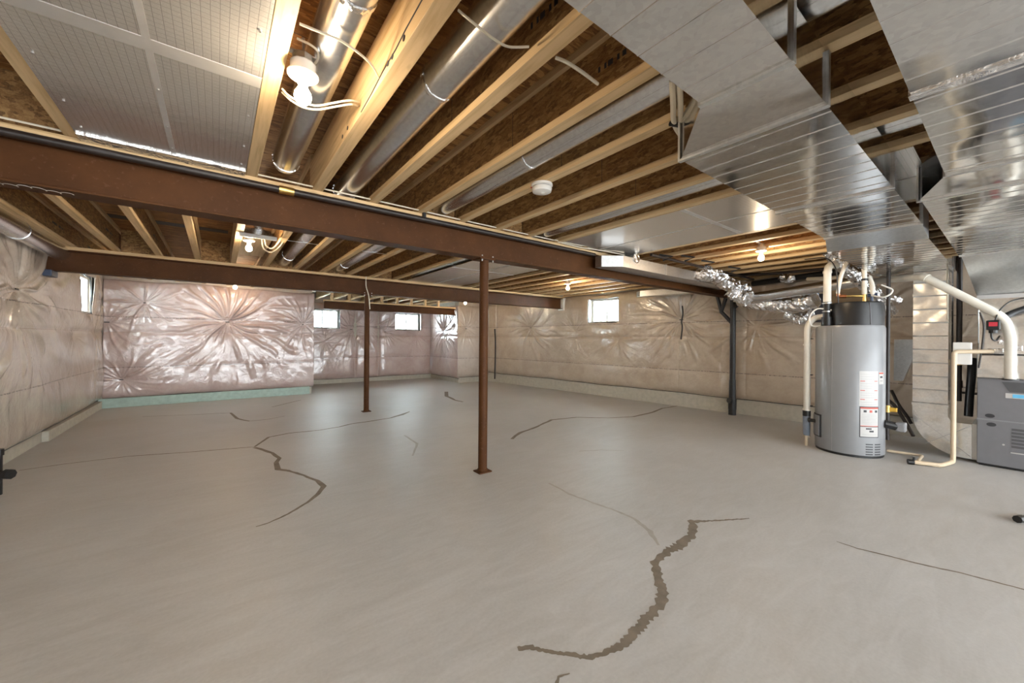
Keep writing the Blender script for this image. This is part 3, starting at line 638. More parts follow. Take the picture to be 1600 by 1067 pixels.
# dark board/stud on the wall behind
# ------------------------------------------------------------------ furnace
t = thing('furnace', 'charcoal grey gas furnace cabinet with two oval knockouts on the floor at the right edge', 'furnace', (6.47, 0, 0))
m = MB(); m.box(0, .76, -.36, .262, .025, .49); m.build('lower_cabinet', 'furnace', t, bevel=.006)
m = MB(); m.box(0, .76, -.36, .262, .496, .925); m.build('upper_cabinet', 'furnace', t, bevel=.006)
m = MB(); m.box(.02, .75, -.35, .25, 0, .026); m.build('base', 'black', t)
m = MB(); m.box(-.003, .76, -.36, .262, .486, .499); m.build('seam_rail', 'grey_enamel', t)
for y, z in ((.175, .535), (.165, .445)):
    m = MB(); V = [(0, .033 * math.cos(a), .021 * math.sin(a)) for a in [2 * math.pi * k / 20 for k in range(20)]]
    m.add([(x - .003, p + y, q_ + z) for x, p, q_ in V] + [(.002, p + y, q_ + z) for x, p, q_ in V], [list(range(20)), list(range(20, 40))] + [(k, (k + 1) % 20, 20 + (k + 1) % 20, 20 + k) for k in range(20)]); m.build('knockout', 'ink_black', t)['label'] = 'black oval knockout'
m = MB(); m.prism([(.10, .90), (-.25, .90), (-.19, .80), (.05, .80)], 'x', -.0035, .001); m.build('recessed_grip', 'furnace_dark', t)
m = MB(); m.box(-.004, .001, -.115, .075, .735, .785); m.box(-.0055, -.004, -.075, .03, .742, .778, 1); m.build('name_plate', ['label', 'ink_blue'], t)['label'] = 'white plate with light blue print'
m = MB()
for k in range(6): m.box(-.004, .001, -.075, .035, .23 + k * .035, .253 + k * .035)
m.build('warning_print', 'furnace_dark', t)
m = MB(); m.box(-.012, 0, -.09, .04, .175, .185); m.build('door_handle', 'label', t)
m = MB(); m.tube([(-.006, .085, .25), (.001, .085, .25)], .009, 12); m.build('screw', 'label', t)
# coil casing
t = thing('coil_casing', 'silver foil taped coil casing standing on the grey furnace', 'duct', (6.50, 0, .925))
m = MB(); m.box(0, .7, -.38, .262, .26, .885); m.build('upper_case', 'bright', t, bevel=.01)
m = MB(); m.box(-.012, .7, -.38, .268, 0, .252); m.build('lower_case', 'bright', t, bevel=.01)
m = MB(); m.box(-.014, .7, -.38, .27, .845, .885); m.build('top_flange', 'label', t)
m = MB()
for y0_, z0_ in ((.09, .27), (.02, .36), (-.03, .30)): m.box(-.008, 0, y0_, y0_ + .11, z0_, z0_ + .05)
m.build('foil_patch', 'foil', t, bevel=.01)
# ------------------------------------------------------------------ water heater
hd = ray(1326.5, 600); hl = math.hypot(hd[0], hd[1]); HX, HY = hd[0] / hl * 6.13, hd[1] / hl * 6.13
ux, uy = hd[0] / hl, hd[1] / hl; rx, ry_ = uy, -ux           # away from and rightward of the camera
t = thing('water_heater', 'tall grey cylindrical water heater with black top cover and warning stickers', 'water heater', (HX, HY, 0))
m = MB(); m.lathe([(.30, .02), (.318, .03), (.318, 1.46), (.305, 1.49), (.15, 1.50)], seg=48); m.build('tank', 'grey_enamel', t, smooth=True)
m = MB(); m.lathe([(.31, 0), (.31, .03), (.30, .035)], seg=40); m.build('base_ring', 'black', t, smooth=True)
def loc(r_, f_, z): return (rx * r_ + ux * f_, ry_ * r_ + uy * f_, z)
# black shroud, a rounded D set to the right of the dome
m = MB(); cx_, cy_ = rx * .062, ry_ * .062
m.lathe([(.245, 1.475), (.245, 1.70), (.235, 1.75), (.215, 1.765), (.05, 1.77)], (cx_, cy_, 0), 48); m.build('top_cover', 'black', t, smooth=True)
m = MB(); m.tube([loc(.062 + .12, -.215, 1.50), loc(.062 + .11, -.216, 1.745)], .006, 8); m.build('cover_seam', 'grey_box', t)
m = MB(); m.tube([loc(-.205, -.10, 1.49), loc(-.205, -.10, 1.60), loc(-.205, -.10, 1.60), loc(-.205, -.10, 1.78)], [.055, .055, .042, .042], 24); m.build('vent_collar', 'black', t, smooth=True)
m = MB()
for z in (1.66, 1.76): m.tube([loc(-.205, -.10, z), loc(-.205, -.10, z + .012)], .048, 24)
m.build('hose_clamp', 'bolt', t, smooth=True)
def curved(mb, a0, a1, z0, z1, off, mi=0, n=8, R=.318):
    """patch wrapped on the tank, angles in degrees to the right of the camera-facing line"""
    V = []
    for rr in (R + off, R - .002):
        for z in (z0, z1):
            for k in range(n + 1):
                a = math.radians(a0 + (a1 - a0) * k / n); V.append(loc(rr * math.sin(a), -rr * math.cos(a), z))
    N = n + 1
    mb.add(V, [(k, k + 1, N + k + 1, N + k) for k in range(n)] + [(k, k + 1, 2 * N + k + 1, 2 * N + k) for k in range(n)] + [(N + k, N + k + 1, 3 * N + k + 1, 3 * N + k) for k in range(n)] + [(0, N, 3 * N, 2 * N), (n, N + n, 3 * N + n, 2 * N + n)], mi)
m = MB(); curved(m, 16, 50, .585, .975, .0012); curved(m, 52, 66, .83, .965, .0012)
for z in (.86, .755, .655): curved(m, 17.5, 25, z, z + .008, .002, 2); curved(m, 42, 48.5, z, z + .008, .002, 2)
for k in range(14):
    z = .60 + k * .026
    if all(abs(z - q_) > .014 for q_ in (.86, .755, .655)): curved(m, 18, 47 - (k * 7) % 5, z, z + .003, .002, 1)
curved(m, 52.5, 65, .945, .96, .002, 2); curved(m, 55, 62, .90, .92, .002, 3); curved(m, 55, 62, .86, .875, .002, 1)
m.build('instruction_sticker', ['label', 'ink', 'ink_red', 'ink_black'], t)['label'] = 'large white instruction sticker with red headings'
m = MB(); curved(m, 16.5, 51.5, .235, .578, .0012, 3); curved(m, 18, 50, .243, .570, .0022, 0); curved(m, 18, 50, .555, .572, .003, 2); curved(m, 18, 50, .360, .367, .003, 2); curved(m, 18, 50, .352, .358, .003, 3)
for a in (23, 33, 43): curved(m, a, a + 5, .515, .54, .003, 3 if a != 33 else 2)
for k in range(7): curved(m, 20, 48 - (k * 5) % 4, .385 + k * .017, .388 + k * .017, .003, 1)
curved(m, 27, 37, .325, .34, .003, 3); curved(m, 33, 41, .295, .315, .003, 3); curved(m, 21, 46, .268, .271, .003, 1)
m.build('warning_sticker', ['label', 'ink', 'ink_red', 'ink_black'], t)['label'] = 'white warning sticker framed in black'
m = MB()
for r_ in range(5):
    for a in (27, 44): curved(m, a, a + 13, .040 + r_ * .028, .052 + r_ * .028, .001, 0)
m.build('air_slots', 'ink_black', t)
m = MB(); curved(m, -80, -54, .17, .41, .016); m.build('access_panel', 'grey_enamel', t)['label'] = 'pale grey access panel with dark edge'
m = MB(); curved(m, -82, -51, .155, .425, .010); m.build('panel_edge', 'black', t)
m = MB(); m.tube([loc(-.30, -.12, .33), loc(-.375, -.10, .33)], .022, 12); m.tube([loc(-.36, -.10, .33), loc(-.375, -.10, .33)], .03, 12); m.build('drain_valve', 'black', t, smooth=True)
m = MB(); m.tube([loc(-.318 * math.sin(math.radians(28)), -.318 * math.cos(math.radians(28)), .035), loc(-.318 * math.sin(math.radians(28)), -.318 * math.cos(math.radians(28)), 1.455)], .0018, 5); m.build('tank_seam', 'ink', t)
# fittings on top
m = MB(); m.tube([loc(.13, 0, 1.76), loc(.13, 0, 1.86)], .017, 12); m.tube([loc(.13, 0, 1.84), loc(.02, -.03, 1.845), loc(-.04, -.03, 1.845)], .013, 10); m.build('relief_fitting', 'brass', t, smooth=True)
m = MB(); m.tube([loc(-.03, -.03, 1.845), loc(-.10, -.03, 1.85)], .022, 10); m.tube([loc(-.10, -.03, 1.85), loc(-.105, -.03, 1.88)], .02, 10); m.build('valve_body', 'copper', t, smooth=True)
m = MB(); m.tube([loc(.19, 0, 1.76), loc(.19, 0, 1.84)], .016, 10); m.tube([loc(.16, 0, 1.845), loc(.24, 0, 1.85)], .02, 10); m.build('mixing_valve', 'blue', t, smooth=True)
# gas control
m = MB(); m.box(-.055, .055, -.04, .04, -.05, .05)
gv = loc(.44, -.05, .36); m.build('gas_control', 'grey_enamel', t, bevel=.012, loc=gv)
m = MB(); m.tube([loc(.30, -.08, .38), loc(.40, -.06, .36)], .045, 12); m.build('control_mount', 'black', t)
HL = Vector((HX, HY, 0))
def HLp(r_, f_, z): return HL + Vector(loc(r_, f_, z))
# exhaust riser with elbow, then run to the wall
pa_ = HLp(-.205, -.10, 1.60); e1 = Vector((pa_.x, pa_.y, 2.24))
r1 = AX(1345, 412, 6.7); m = MB(); m.tube(elbow_path([pa_, e1, e1 + Vector((.5, -.12, .0)), e1 + Vector((1.6, -.1, -.02))], .12), .039, 20)
o = thing('vent_pipe', 'thick white exhaust pipe rising from the water heater and bending over', 'pipe', pa_)
m.v = [tuple(Vector(v) - pa_) for v in m.v]; m.build('pipe_run', 'pvc', o, smooth=True)
m = MB(); m.tube([(0, 0, .53), (0, 0, .555)], .045, 20); m.build('coupling', 'pvc', o, smooth=True)
def pipe(name, pts, r, mat, label, cat='pipe', bend=.06, seg=14, group=None, joints=(), jmat=None, jr=1.28, sm=False):
    base = Vector(pts[0]); P = smooth_path(pts) if sm else elbow_path(pts, bend)
    m = MB(); m.tube([p - base for p in P], r, seg)
    if not joints:
        o = m.build(name, mat, smooth=True); o.location = base; return tag(o, label, cat, group)
    o = thing(name, label, cat, base, group); m.build('pipe_run', mat, o, smooth=True)
    for a, b_ in joints:
        m = MB(); m.tube([Vector(a) - base, Vector(b_) - base], r * jr, seg); m.build('coupling', jmat or mat, o, smooth=True)
    return o
# intake / air pipe left of the tank, down to floor
xi, yi = 5.87, 1.60
ptop = Vector((xi, yi, 1.48)); pc = HLp(-.12, .0, 1.60)
pipe('air_intake_pipe', [(xi, yi, .44), (xi, yi, 1.50), HLp(-.33, -.02, 1.60), HLp(-.20, -.05, 1.615)], .034, 'pvc', 'white pipe standing left of the water heater, curving into its black cover', bend=.07,
     joints=[((xi, yi, 1.25), (xi, yi, 1.27)), ((xi, yi, .44), (xi, yi, .46))])
t = thing('drain_trap', 'black coupling and grey rubber reducer under the white intake pipe', 'pipe fitting', (xi, yi, 0))
m = MB(); m.tube([(0, 0, .37), (0, 0, .44)], .042, 20); m.build('coupling', 'black', t, smooth=True)
m = MB(); m.tube([(0, 0, .13), (0, 0, .15), (0, 0, .36), (0, 0, .37)], [.030, .036, .040, .036], 20); m.build('rubber_reducer', 'grey_rubber', t, smooth=True)
m = MB(); m.tube([(0, 0, 0), (0, 0, .13)], .016, 12); m.build('drain_stub', 'pvc_beige', t, smooth=True)
for z in (.49, .88, 1.33):
    m = MB(); m.box(xi, xi + .05, yi - .05, yi - .03, z, z + .012); tag(m.build('pipe_clip', 'black'), 'black clip on the white intake pipe, %s' % {.49: 'the lowest', .88: 'the middle one', 1.33: 'the highest'}[z], 'clip', 'clips on the intake pipe')
pipe('insulated_pipe', [HLp(-.37, -.02, .10), HLp(-.37, -.02, 1.38), HLp(-.35, 0, 1.44)], .010, 'pvc', 'thin white tube between the intake pipe and the grey tank', bend=.03)
pipe('sensor_hose', [HLp(-.16, -.12, 1.68), HLp(-.30, -.12, 1.70), HLp(-.37, -.12, 1.60), HLp(-.35, -.1, 1.50), HLp(-.27, -.1, 1.49)], .008, 'white', 'thin white hose looping at the left of the black heater cover', 'hose', sm=True)
pipe('power_cord', [HLp(-.10, -.18, 1.76), HLp(-.11, -.18, 2.0), HLp(-.13, -.18, 2.18), HLp(-.22, -.2, 2.30), HLp(-.42, -.2, 2.31)], .006, 'black', 'thin black cord rising from the heater cover and arching left', 'cord', sm=True)
# water lines up into the joists
pipe('water_line', [HLp(.13, 0, 1.86), HLp(.13, 0, 2.1), HLp(.12, 0, 2.20)], .024, 'pvc', 'white insulated water line going straight up from the brass fitting', bend=.05, joints=[(HLp(.13, 0, 2.02), HLp(.13, 0, 2.045))], jmat='black')
pipe('water_line', [HLp(-.11, -.03, 1.885), HLp(-.08, -.03, 2.10), HLp(-.01, -.03, 2.31)], .02, 'pvc', 'white insulated water line leaning up from the copper valve')
pipe('water_line', [HLp(.20, 0, 1.85), HLp(.20, 0, 1.96), HLp(.17, .05, 2.06)], .024, 'pvc', 'short white insulated line right of the straight one')
pipe('expansion_hose', [HLp(.19, -.02, 1.84), HLp(.30, -.1, 1.81), HLp(.36, -.1, 1.88), HLp(.27, -.08, 1.95)], .008, 'white', 'small white loop of tube over the black heater cover', 'hose', sm=True)
# silver flexible ducts
def flex(name, pts, r, label, mat='foil', ring=.05, amp=.004):
    P = smooth_path(pts, 12); rs = []; acc = 0
    for i, p in enumerate(P):
        if i: acc += (P[i] - P[i - 1]).length
        rs.append(r + amp * math.sin(acc / ring * 6.28) + random.uniform(-.5, .5) * amp)
    base = Vector(pts[0]); m = MB(); m.tube([p - base for p in P], rs, 22)
    m.v = [tuple(Vector(v) + Vector((random.uniform(-1, 1), random.uniform(-1, 1), random.uniform(-1, 1))) * (.003 + amp)) for v in m.v]; o = m.build(name, mat); o.location = base
    return tag(o, label, 'duct', 'flexible silver ducts')
flex('flexible_duct', [AX(1296, 392, 6.0), AX(1312, 412, 6.1), AX(1335, 430, 6.3), AX(1362, 455, 6.6), AX(1392, 488, 6.9)], .075, 'silver flexible duct slanting down behind the water heater top')
flex('flexible_duct', [AX(1330, 408, 6.5), AX(1345, 432, 6.7), AX(1368, 462, 6.9), AX(1402, 470, 7.3)], .065, 'silver flexible duct ending in a dark collar right of the heater')
flex('flexible_duct', [AX(1160, 468, 7.0), AX(1195, 474, 6.85), AX(1235, 477, 6.8), AX(1275, 467, 6.75)], .125, 'sagging foil wrapped duct below the straight silver pipe', amp=.006)
flex('flexible_duct', [AX(1232, 490, 7.1), AX(1248, 498, 7.05), AX(1268, 494, 7.0)], .09, 'short foil wrapped duct end beside the white intake pipe', amp=.006)
flex('flexible_duct', [AY(1095, 426, 2.75), AY(1118, 432, 2.7), AY(1142, 446, 2.65), AY(1165, 452, 2.6)], .10, 'crumpled foil duct bend over the end of the flat duct', amp=.01)
flex('flexible_duct', [AY(1140, 452, 2.7), AY(1154, 462, 2.6), AY(1170, 466, 2.45)], .10, 'crumpled foil elbow joining the flat duct to the silver pipe', amp=.012)
flex('flexible_duct', [AX(1222, 434, 7.2), AX(1236, 436, 7.0)], .06, 'small crumpled foil duct stub in the dark above the silver pipe', amp=.01)
a, b_ = AX(1160, 468, 6.7), AX(1345, 439, 6.5)
pipe('silver_pipe', [a, b_], .075, 'round', 'straight silver pipe running right to the white exhaust riser', 'duct', seg=24)
pipe('drain_line', [AX(1262, 436, 6.9), AX(1330, 434, 6.6), AX(1338, 425, 6.6)], .028, 'pvc', 'short white horizontal pipe behind the exhaust riser')
# flat rectangular duct along the nearest beam
t = thing('flat_duct', 'low flat metal duct hung along the nearest beam, with a pointed left end', 'duct', (0, 0, 0), 'flat ducts near the right wall')
m = MB(); m.prism([(3.60, 2.99), (3.80, 2.83), (6.75, 2.83), (6.75, 3.085), (3.60, 3.085)], 'z', 2.165, 2.30); m.build('duct_body', 'satin', t, bevel=.004)
m = MB()
for x in (4.7, 5.55): m.box(x, x + .03, 2.825, 3.087, 2.165, 2.305)
m.build('joint_band', 'galv_dull', t)
t = thing('flat_duct', 'low flat metal duct beyond the nearest beam, ending beside the right window', 'duct', (0, 0, 0), 'flat ducts near the right wall')
a = G(1000, 463, 2.17); b_ = G(1162, 452, 2.17); d_ = (b_ - a).normalized(); b_ = a + d_ * ((3.36 - a.y) / d_.y); n_ = Vector((-d_.y, d_.x, 0)) * .24
c0 = a + d_ * .0; m = MB(); V = [a, a + n_ * .5 - d_ * .12, a + n_, b_ + n_, b_]; m.add([tuple(v) for v in V] + [(v.x, v.y, 2.28) for v in V], [(4, 3, 2, 1, 0), (5, 6, 7, 8, 9)] + [(k, (k + 1) % 5, 5 + (k + 1) % 5, 5 + k) for k in range(5)]); m.build('duct_body', 'galv_dull', t)
m = MB(); m.tube([(4.05, 2.82, 2.37 - .07), (4.05, 2.98, 2.37 - .07)], .062, 20); tag(m.build('duct_collar', 'foil', smooth=True), 'foil wrapped collar above the pointed end of the flat duct', 'duct fitting')
# ------------------------------------------------------------------ drain stack on right wall
sx, sy = 7.225, 3.05
t = thing('drain_stack', 'black plastic drain stack with wye against the right wall', 'pipe', (sx, sy, 0))
m = MB(); m.tube([(0, 0, .0), (0, 0, 2.25)], .047, 24); m.build('main_pipe', 'black', t, smooth=True)
m = MB(); m.tube([(0, 0, .0), (0, 0, .10), (0, 0, .10), (0, 0, .28), (0, 0, .28), (0, 0, .62)], [.062, .062, .066, .066, .056, .052], 24); m.tube([(-.02, 0, .24), (-.09, .02, .26)], .045, 16); m.build('cleanout', 'black', t, smooth=True)
m = MB(); q1 = AX(1127, 487, sx - .02) - Vector((sx, sy, 0)); q2 = AX(1120, 459, sx - .02) - Vector((sx, sy, 0))
m.tube([(0, 0, 1.60), tuple(q1), tuple(AX(1134, 466, sx) - Vector((sx, sy, 0)))], .034, 16); m.tube([tuple(q1), tuple(q2)], .03, 14); m.build('wye_branch', 'black', t, smooth=True)
m = MB(); m.tube([(0, 0, 1.88), (.0, -.16, 2.02), (.0, -.30, 2.06)], .04, 16); m.build('side_branch', 'black', t, smooth=True)
pipe('hanging_cable', [AX(1066, 478, 7.14), AX(1067, 490, 7.12), AX(1065, 502, 7.13), AX(1066, 512, 7.13), AX(1064, 530, 7.16)], .013, 'black', 'short black cable hanging against the tan blanket left of the drain stack', 'cable', sm=True)
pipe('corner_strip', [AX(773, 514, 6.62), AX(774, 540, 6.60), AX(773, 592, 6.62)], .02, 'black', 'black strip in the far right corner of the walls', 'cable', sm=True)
# ------------------------------------------------------------------ gas piping
gx = 6.35
gp = lambda px, py: AX(px, py, gx)
t = pipe('gas_pipe', [Vector((gx, gp(1387, 600).y, .14)), Vector((gx, gp(1387, 600).y, 2.28))], .019, 'blackpipe', 'vertical black gas pipe right of the water heater',
         joints=[(Vector((gx, gp(1387, 600).y, .14)), Vector((gx, gp(1387, 600).y, .20))), (Vector((gx, gp(1387, 600).y, .32)), Vector((gx, gp(1387, 600).y, .40)))])
bp = Vector((gx - .01, gp(1387, 600).y, .50)); m = MB(); m.tube([(0, 0, -.03), (0, 0, .05)], .026, 12); m.build('valve', 'brass', t, smooth=True).location = bp - Vector(t.location)
m = MB(); m.box(-.01, .01, -.085, -.02, -.02, .03); m.build('valve_handle', 'yellow', t, bevel=.006).location = bp - Vector(t.location)
g2 = AX(1499, 500, 6.9)
t = pipe('gas_pipe', [Vector((6.9, g2.y, .62)), Vector((6.9, g2.y, 2.32))], .024, 'blackpipe', 'vertical dark gas pipe left of the furnace', joints=[(Vector((6.9, g2.y, .78)), Vector((6.9, g2.y, .86)))])
m = MB(); m.tube([(0, 0, .42), (0, 0, .48)], .026, 12); m.build('valve', 'brass', t, smooth=True)
m = MB(); m.tube([(0, 0, .1), (0, -.2, .1)], .014, 10); m.build('branch', 'blackpipe', t, smooth=True)
pipe('refrigerant_line', [AX(1519, 560, 6.85), AX(1518, 585, 6.8), AX(1515, 620, 6.8), AX(1513, 650, 6.8)], .035, 'black', 'black insulated line set beside the furnace left edge', 'hose', sm=True)
pipe('black_hose', [AX(1393, 610, 6.95), AX(1404, 632, 6.85), AX(1417, 650, 6.85), AX(1424, 662, 6.85)], .018, 'blackpipe', 'upper of two black hoses leaning against the curved boot', 'hose', sm=True, group='black hoses by the boot')
pipe('black_hose', [AX(1382, 620, 6.75), AX(1398, 634, 6.7), AX(1412, 655, 6.62), AX(1427, 681, 6.5)], .018, 'blackpipe', 'lower of two black hoses leaning toward the floor by the boot', 'hose', sm=True, group='black hoses by the boot')
pipe('tall_black_riser', [AX(1484, 400, 6.95), AX(1484, 655, 6.95)], .03, 'black', 'straight black tube just right of the shiny vertical return duct, added as its shaded side', 'pipe')  # black tube added to stand for the return duct's shaded side face
# control box on wall, bracket near drop
t = thing('wall_box', 'grey box with a light blue label above the water heater', 'box', AX(1279, 475, 7.35))
m = MB(); m.box(-.05, .05, -.13, .13, -.28, .24); m.build('case', 'grey_box', t, bevel=.004)
m = MB(); m.box(-.054, -.05, -.02, .11, .15, .225, 0); m.box(-.054, -.05, -.12, -.02, .15, .225, 1); m.build('box_label', ['ink_blue', 'pvc_beige'], t)
q = AX(1322, 462, 7.35); m = MB(); m.box(-.02, .02, -.34, .26, -.14, .12); tag(m.build('backing_board', 'plywood', loc=q), 'tan plywood board on the wall behind the water heater top', 'board')
m = MB(); q = AX(1502, 555, 6.4); m.box(-.02, .02, -.075, .06, -.10, .14); tag(m.build('condensate_box', 'white', loc=q, bevel=.008), 'small white box on the beige pipe left of the furnace', 'box')
q = AX(1421, 560, 7.25); m = MB(); m.prism([(-.12, .25), (.14, .25), (.14, -.30), (.06, -.30)], 'x', -.05, .05); tag(m.build('duct_offcut', 'galv_dull', loc=q), 'slanted grey sheet metal fitting behind the vertical return duct', 'duct fitting')
# ------------------------------------------------------------------ condensate lines
cy_ = AX(1490, 600, 6.25).y
pipe('condensate_pipe', [AX(1552, 549, 6.42), AX(1491, 549.5, 6.3), Vector((6.25, cy_, .03)), G(1470, 727, .03), G(1428, 722, .03)], .021, 'pvc_beige', 'beige condensate pipe from the coil casing down onto the floor', bend=.03)
pipe('condensate_pipe', [G(1386, 704, .03), G(1441, 712, .03), G(1434, 721, .03)], .015, 'pvc_beige', 'thin beige drain pipe along the floor from the water heater base', bend=.03)
q = G(1428, 722, .03); m = MB(); m.tube([(0, 0, 0), (-.02, .045, 0)], .027, 12); m.tube([(0, 0, 0), (0, 0, .05)], .01, 8); tag(m.build('shutoff_valve', 'black', loc=q, smooth=True), 'small black valve ending the beige floor pipe', 'valve')
# ------------------------------------------------------------------ furnace flue (white pvc)
X1 = 6.3
pipe('flue_pipe', [AX(1345, 446, 7.3), AX(1376, 440, 7.0), AX(1446, 434, 6.35), AX(1570, 497, 6.35), Vector((6.46 + .06, AX(1579, 550, 6.40).y, 1.35)), Vector((6.46 + .06, AX(1579, 550, 6.40).y, .925))], .040, 'pvc', 'white furnace flue pipe running down diagonally into the furnace top', bend=.10, seg=20,
     joints=[(AX(1444, 434.2, 6.37), AX(1452, 436.5, 6.35))], jr=1.14)
for o in list(bpy.data.objects):
    if o.name.startswith('flue_pipe'): o.location.x -= .13
m = MB(); q = AX(1579, 592, 6.38); m.tube([(0, 0, 0), (0, 0, .012)], .056, 20); tag(m.build('pipe_flange', 'black', loc=(6.39, .045, .926), smooth=True), 'black rubber ring where the flue pipe enters the furnace', 'flange')
t = thing('pressure_switch', 'black and red switch strapped to the white flue pipe', 'switch', AX(1552, 508, 6.2))
m = MB(); m.box(-.03, .03, -.045, .045, -.05, .05); m.build('housing', 'black', t, bevel=.01)
m = MB(); m.box(-.034, -.028, -.028, .028, -.012, .030); m.build('face', 'red', t)
m = MB(); m.tube([(0, 0, -.08), (0, 0, -.05)], .03, 12); m.build('nipple', 'black', t)
pipe('switch_cable', [AX(1555, 500, 6.18), AX(1561, 486, 6.2), AX(1575, 473, 6.25), AX(1592, 467, 6.3), AX(1615, 464, 6.3)], .006, 'black', 'thin black cable curving right from the red and black switch', 'cable', sm=True)
pipe('switch_cable', [AX(1549, 518, 6.2), AX(1550, 529, 6.2), AX(1556, 532, 6.25), AX(1562, 525, 6.35)], .007, 'black', 'short black cable loop hanging below the red and black switch', 'cable', sm=True)
pipe('rubber_hose', [AX(1568, 496, 6.25), AX(1585, 488, 6.3), AX(1615, 478, 6.35)], [.03][0], 'black', 'thick black hose at the right edge behind the flue pipe', 'hose', sm=True)
pipe('control_wire', [AX(1531, 488, 6.45), AX(1537, 510, 6.45), AX(1534, 545, 6.44), AX(1529, 575, 6.44)], .007, 'blackpipe', 'dark thermostat wire hanging down the left of the coil casing', 'wire', sm=True)
pipe('control_wire', [AX(1457, 340, 5.6), AX(1466, 372, 5.9), AX(1463, 385, 6.1), AX(1479, 410, 6.3), AX(1480, 440, 6.5), AX(1481, 500, 6.52)], .006, 'cable', 'thin tan wire looping down along the vertical return duct', 'wire', sm=True)
# ------------------------------------------------------------------ bare bulbs
def bulb(x, y, label, z=2.33):
    t = thing('bare_bulb', label, 'lamp', (x, y, z), 'bare bulbs in porcelain holders')
    m = MB(); m.lathe([(.052, .0), (.056, .004), (.056, .010), (.050, .014), (.046, .03), (.046, .05)], seg=32); m.lathe([(.020, -.026), (.022, -.02), (.024, .001)], seg=24); m.build('lamp_holder', 'porcelain', t, smooth=True)
    m = MB(); m.lathe([(.038, .05), (.038, .08), (.034, .085)], seg=8); m.build('junction_box', 'galv_dull', t)
    m = MB(); m.box(-.12, .14, -.012, .012, .085, .091); m.build('mounting_bar', 'galv_dull', t)
    prof = [(.013, -.026), (.014, -.035), (.020, -.048), (.029, -.064), (.031, -.078), (.027, -.093), (.017, -.104), (.004, -.108)]
    m = MB(); m.lathe(prof, seg=28); m.build('glass_bulb', 'bulb', t, smooth=True)['label'] = 'glowing warm white bulb'
bulb(.262, 1.72, 'glowing bare bulb nearest the camera, at the upper left between joists')
bulb(.262, 5.02, 'glowing bare bulb between the two long beams at the left, beneath a metal boot')
bulb(.262, 9.15, 'glowing bare bulb beyond the middle beam at the left, above the back wall')
bulb(5.25, 8.95, 'glowing bare bulb beyond the middle beam near the far recess')
bulb(5.17, 5.08, 'glowing bare bulb between the two long beams near the right window')
bulb(4.95, 1.79, 'glowing bare bulb before the nearest beam, left of the water heater')
# smoke detector
t = thing('smoke_detector', 'round white smoke detector under a joist right of the near post', 'smoke detector', (1.775, 2.0, 2.371))
m = MB(); m.lathe([(.074, 0), (.074, -.012), (.066, -.018)], seg=36); m.build('base_plate', 'porcelain', t, smooth=True)
m = MB(); m.lathe([(.064, -.016), (.064, -.026)], seg=36); m.build('vent_slots', 'ink', t)
m = MB(); m.lathe([(.068, -.024), (.070, -.032), (.064, -.052), (.03, -.060), (.004, -.061)], seg=36); m.build('cover', 'porcelain', t, smooth=True)
m = MB(); m.lathe([(.012, -.058), (.012, -.064)], (.0, -.01, 0), seg=16); m.build('test_button', 'white', t)
for a in (.4, 2.4):
    m = MB(); m.box(.066 * math.cos(a) - .012, .066 * math.cos(a) + .012, .066 * math.sin(a) - .006, .066 * math.sin(a) + .006, -.024, -.018); m.build('red_mark', 'ink_red', t)
# ------------------------------------------------------------------ cables
def cable(pts, label, r=.0045, mat='cable', name='electrical_cable'):
    return pipe(name, pts, r, mat, label, 'cable', sm=True, seg=8, group='electrical cables')
Z = 2.40
cable([G(441, 139, 2.39), G(452, 150, 2.36), G(472, 160, 2.355), G(495, 165, 2.36), G(520, 161, 2.375), G(545, 157, 2.39), G(562, 159, 2.42)], 'white cable passing below the nearest bulb toward the lumber joist, upper strand')
cable([G(441, 144, 2.39), G(455, 157, 2.355), G(475, 168, 2.35), G(497, 171, 2.355), G(522, 167, 2.37), G(548, 163, 2.385), G(560, 166, 2.42)], 'white cable passing below the nearest bulb toward the lumber joist, lower strand')
cable([G(468, 37, 2.385), G(500, 50, 2.38), G(530, 62, 2.38), G(562, 84, 2.385), G(582, 103, 2.39), G(592, 122, 2.40)], 'white cable arching from above the nearest bulb over the round duct')
cable([G(464, 60, 2.43), G(485, 70, 2.42), G(497, 82, 2.41), G(494, 97, 2.41), G(483, 104, 2.43)], 'white cable loop curling into the top of the nearest lamp holder')
cable([G(474, 60, 2.55), G(475, 80, 2.50), G(474, 104, 2.43)], 'white cable dropping straight to the nearest lamp holder', .007)
cable([G(716, 16, 2.40), G(735, 32, 2.37), G(755, 48, 2.365), G(775, 63, 2.365), G(795, 73, 2.37), G(826, 73, 2.39)], 'loose white cable tucked under the second round duct')
cable([G(868, 90, 2.40), G(885, 97, 2.385), G(910, 113, 2.385), G(934, 131, 2.41)], 'short white cable stub between two joists left of the big ducts', .007)
for i, dx in enumerate((0, 11)):
    cable([G(1050 + dx, 125, 2.40), G(1052 + dx, 160, 2.36), G(1053 + dx, 190, 2.36), G(1060 + dx, 206, 2.37), G(1074 + dx, 222, 2.42)], 'thick white cable beside the duct corner, the %s of the pair' % ('left' if i == 0 else 'right'), .013)
m = MB(); a = G(1047, 193, 2.355); b_ = G(1070, 197, 2.355); m.tube([a, b_], .012, 8); tag(m.build('cable_staple', 'black'), 'black staple holding the pair of thick white cables', 'staple')
cable([(-1.6, 3.075, 2.385), (.2, 3.075, 2.383), (.9, 3.07, 2.384), (2.1, 3.075, 2.382), (3.2, 3.07, 2.385), (3.8, 3.02, 2.37), (4.3, 2.95, 2.35)], 'long white cable stapled along the plank of the nearest beam', .006)
cable([(2.9, 3.05, 2.38), (3.2, 3.0, 2.365), (3.5, 2.96, 2.375), (3.9, 2.9, 2.36)], 'white cable curving beside the pointed flat duct, nearer strand', .006)
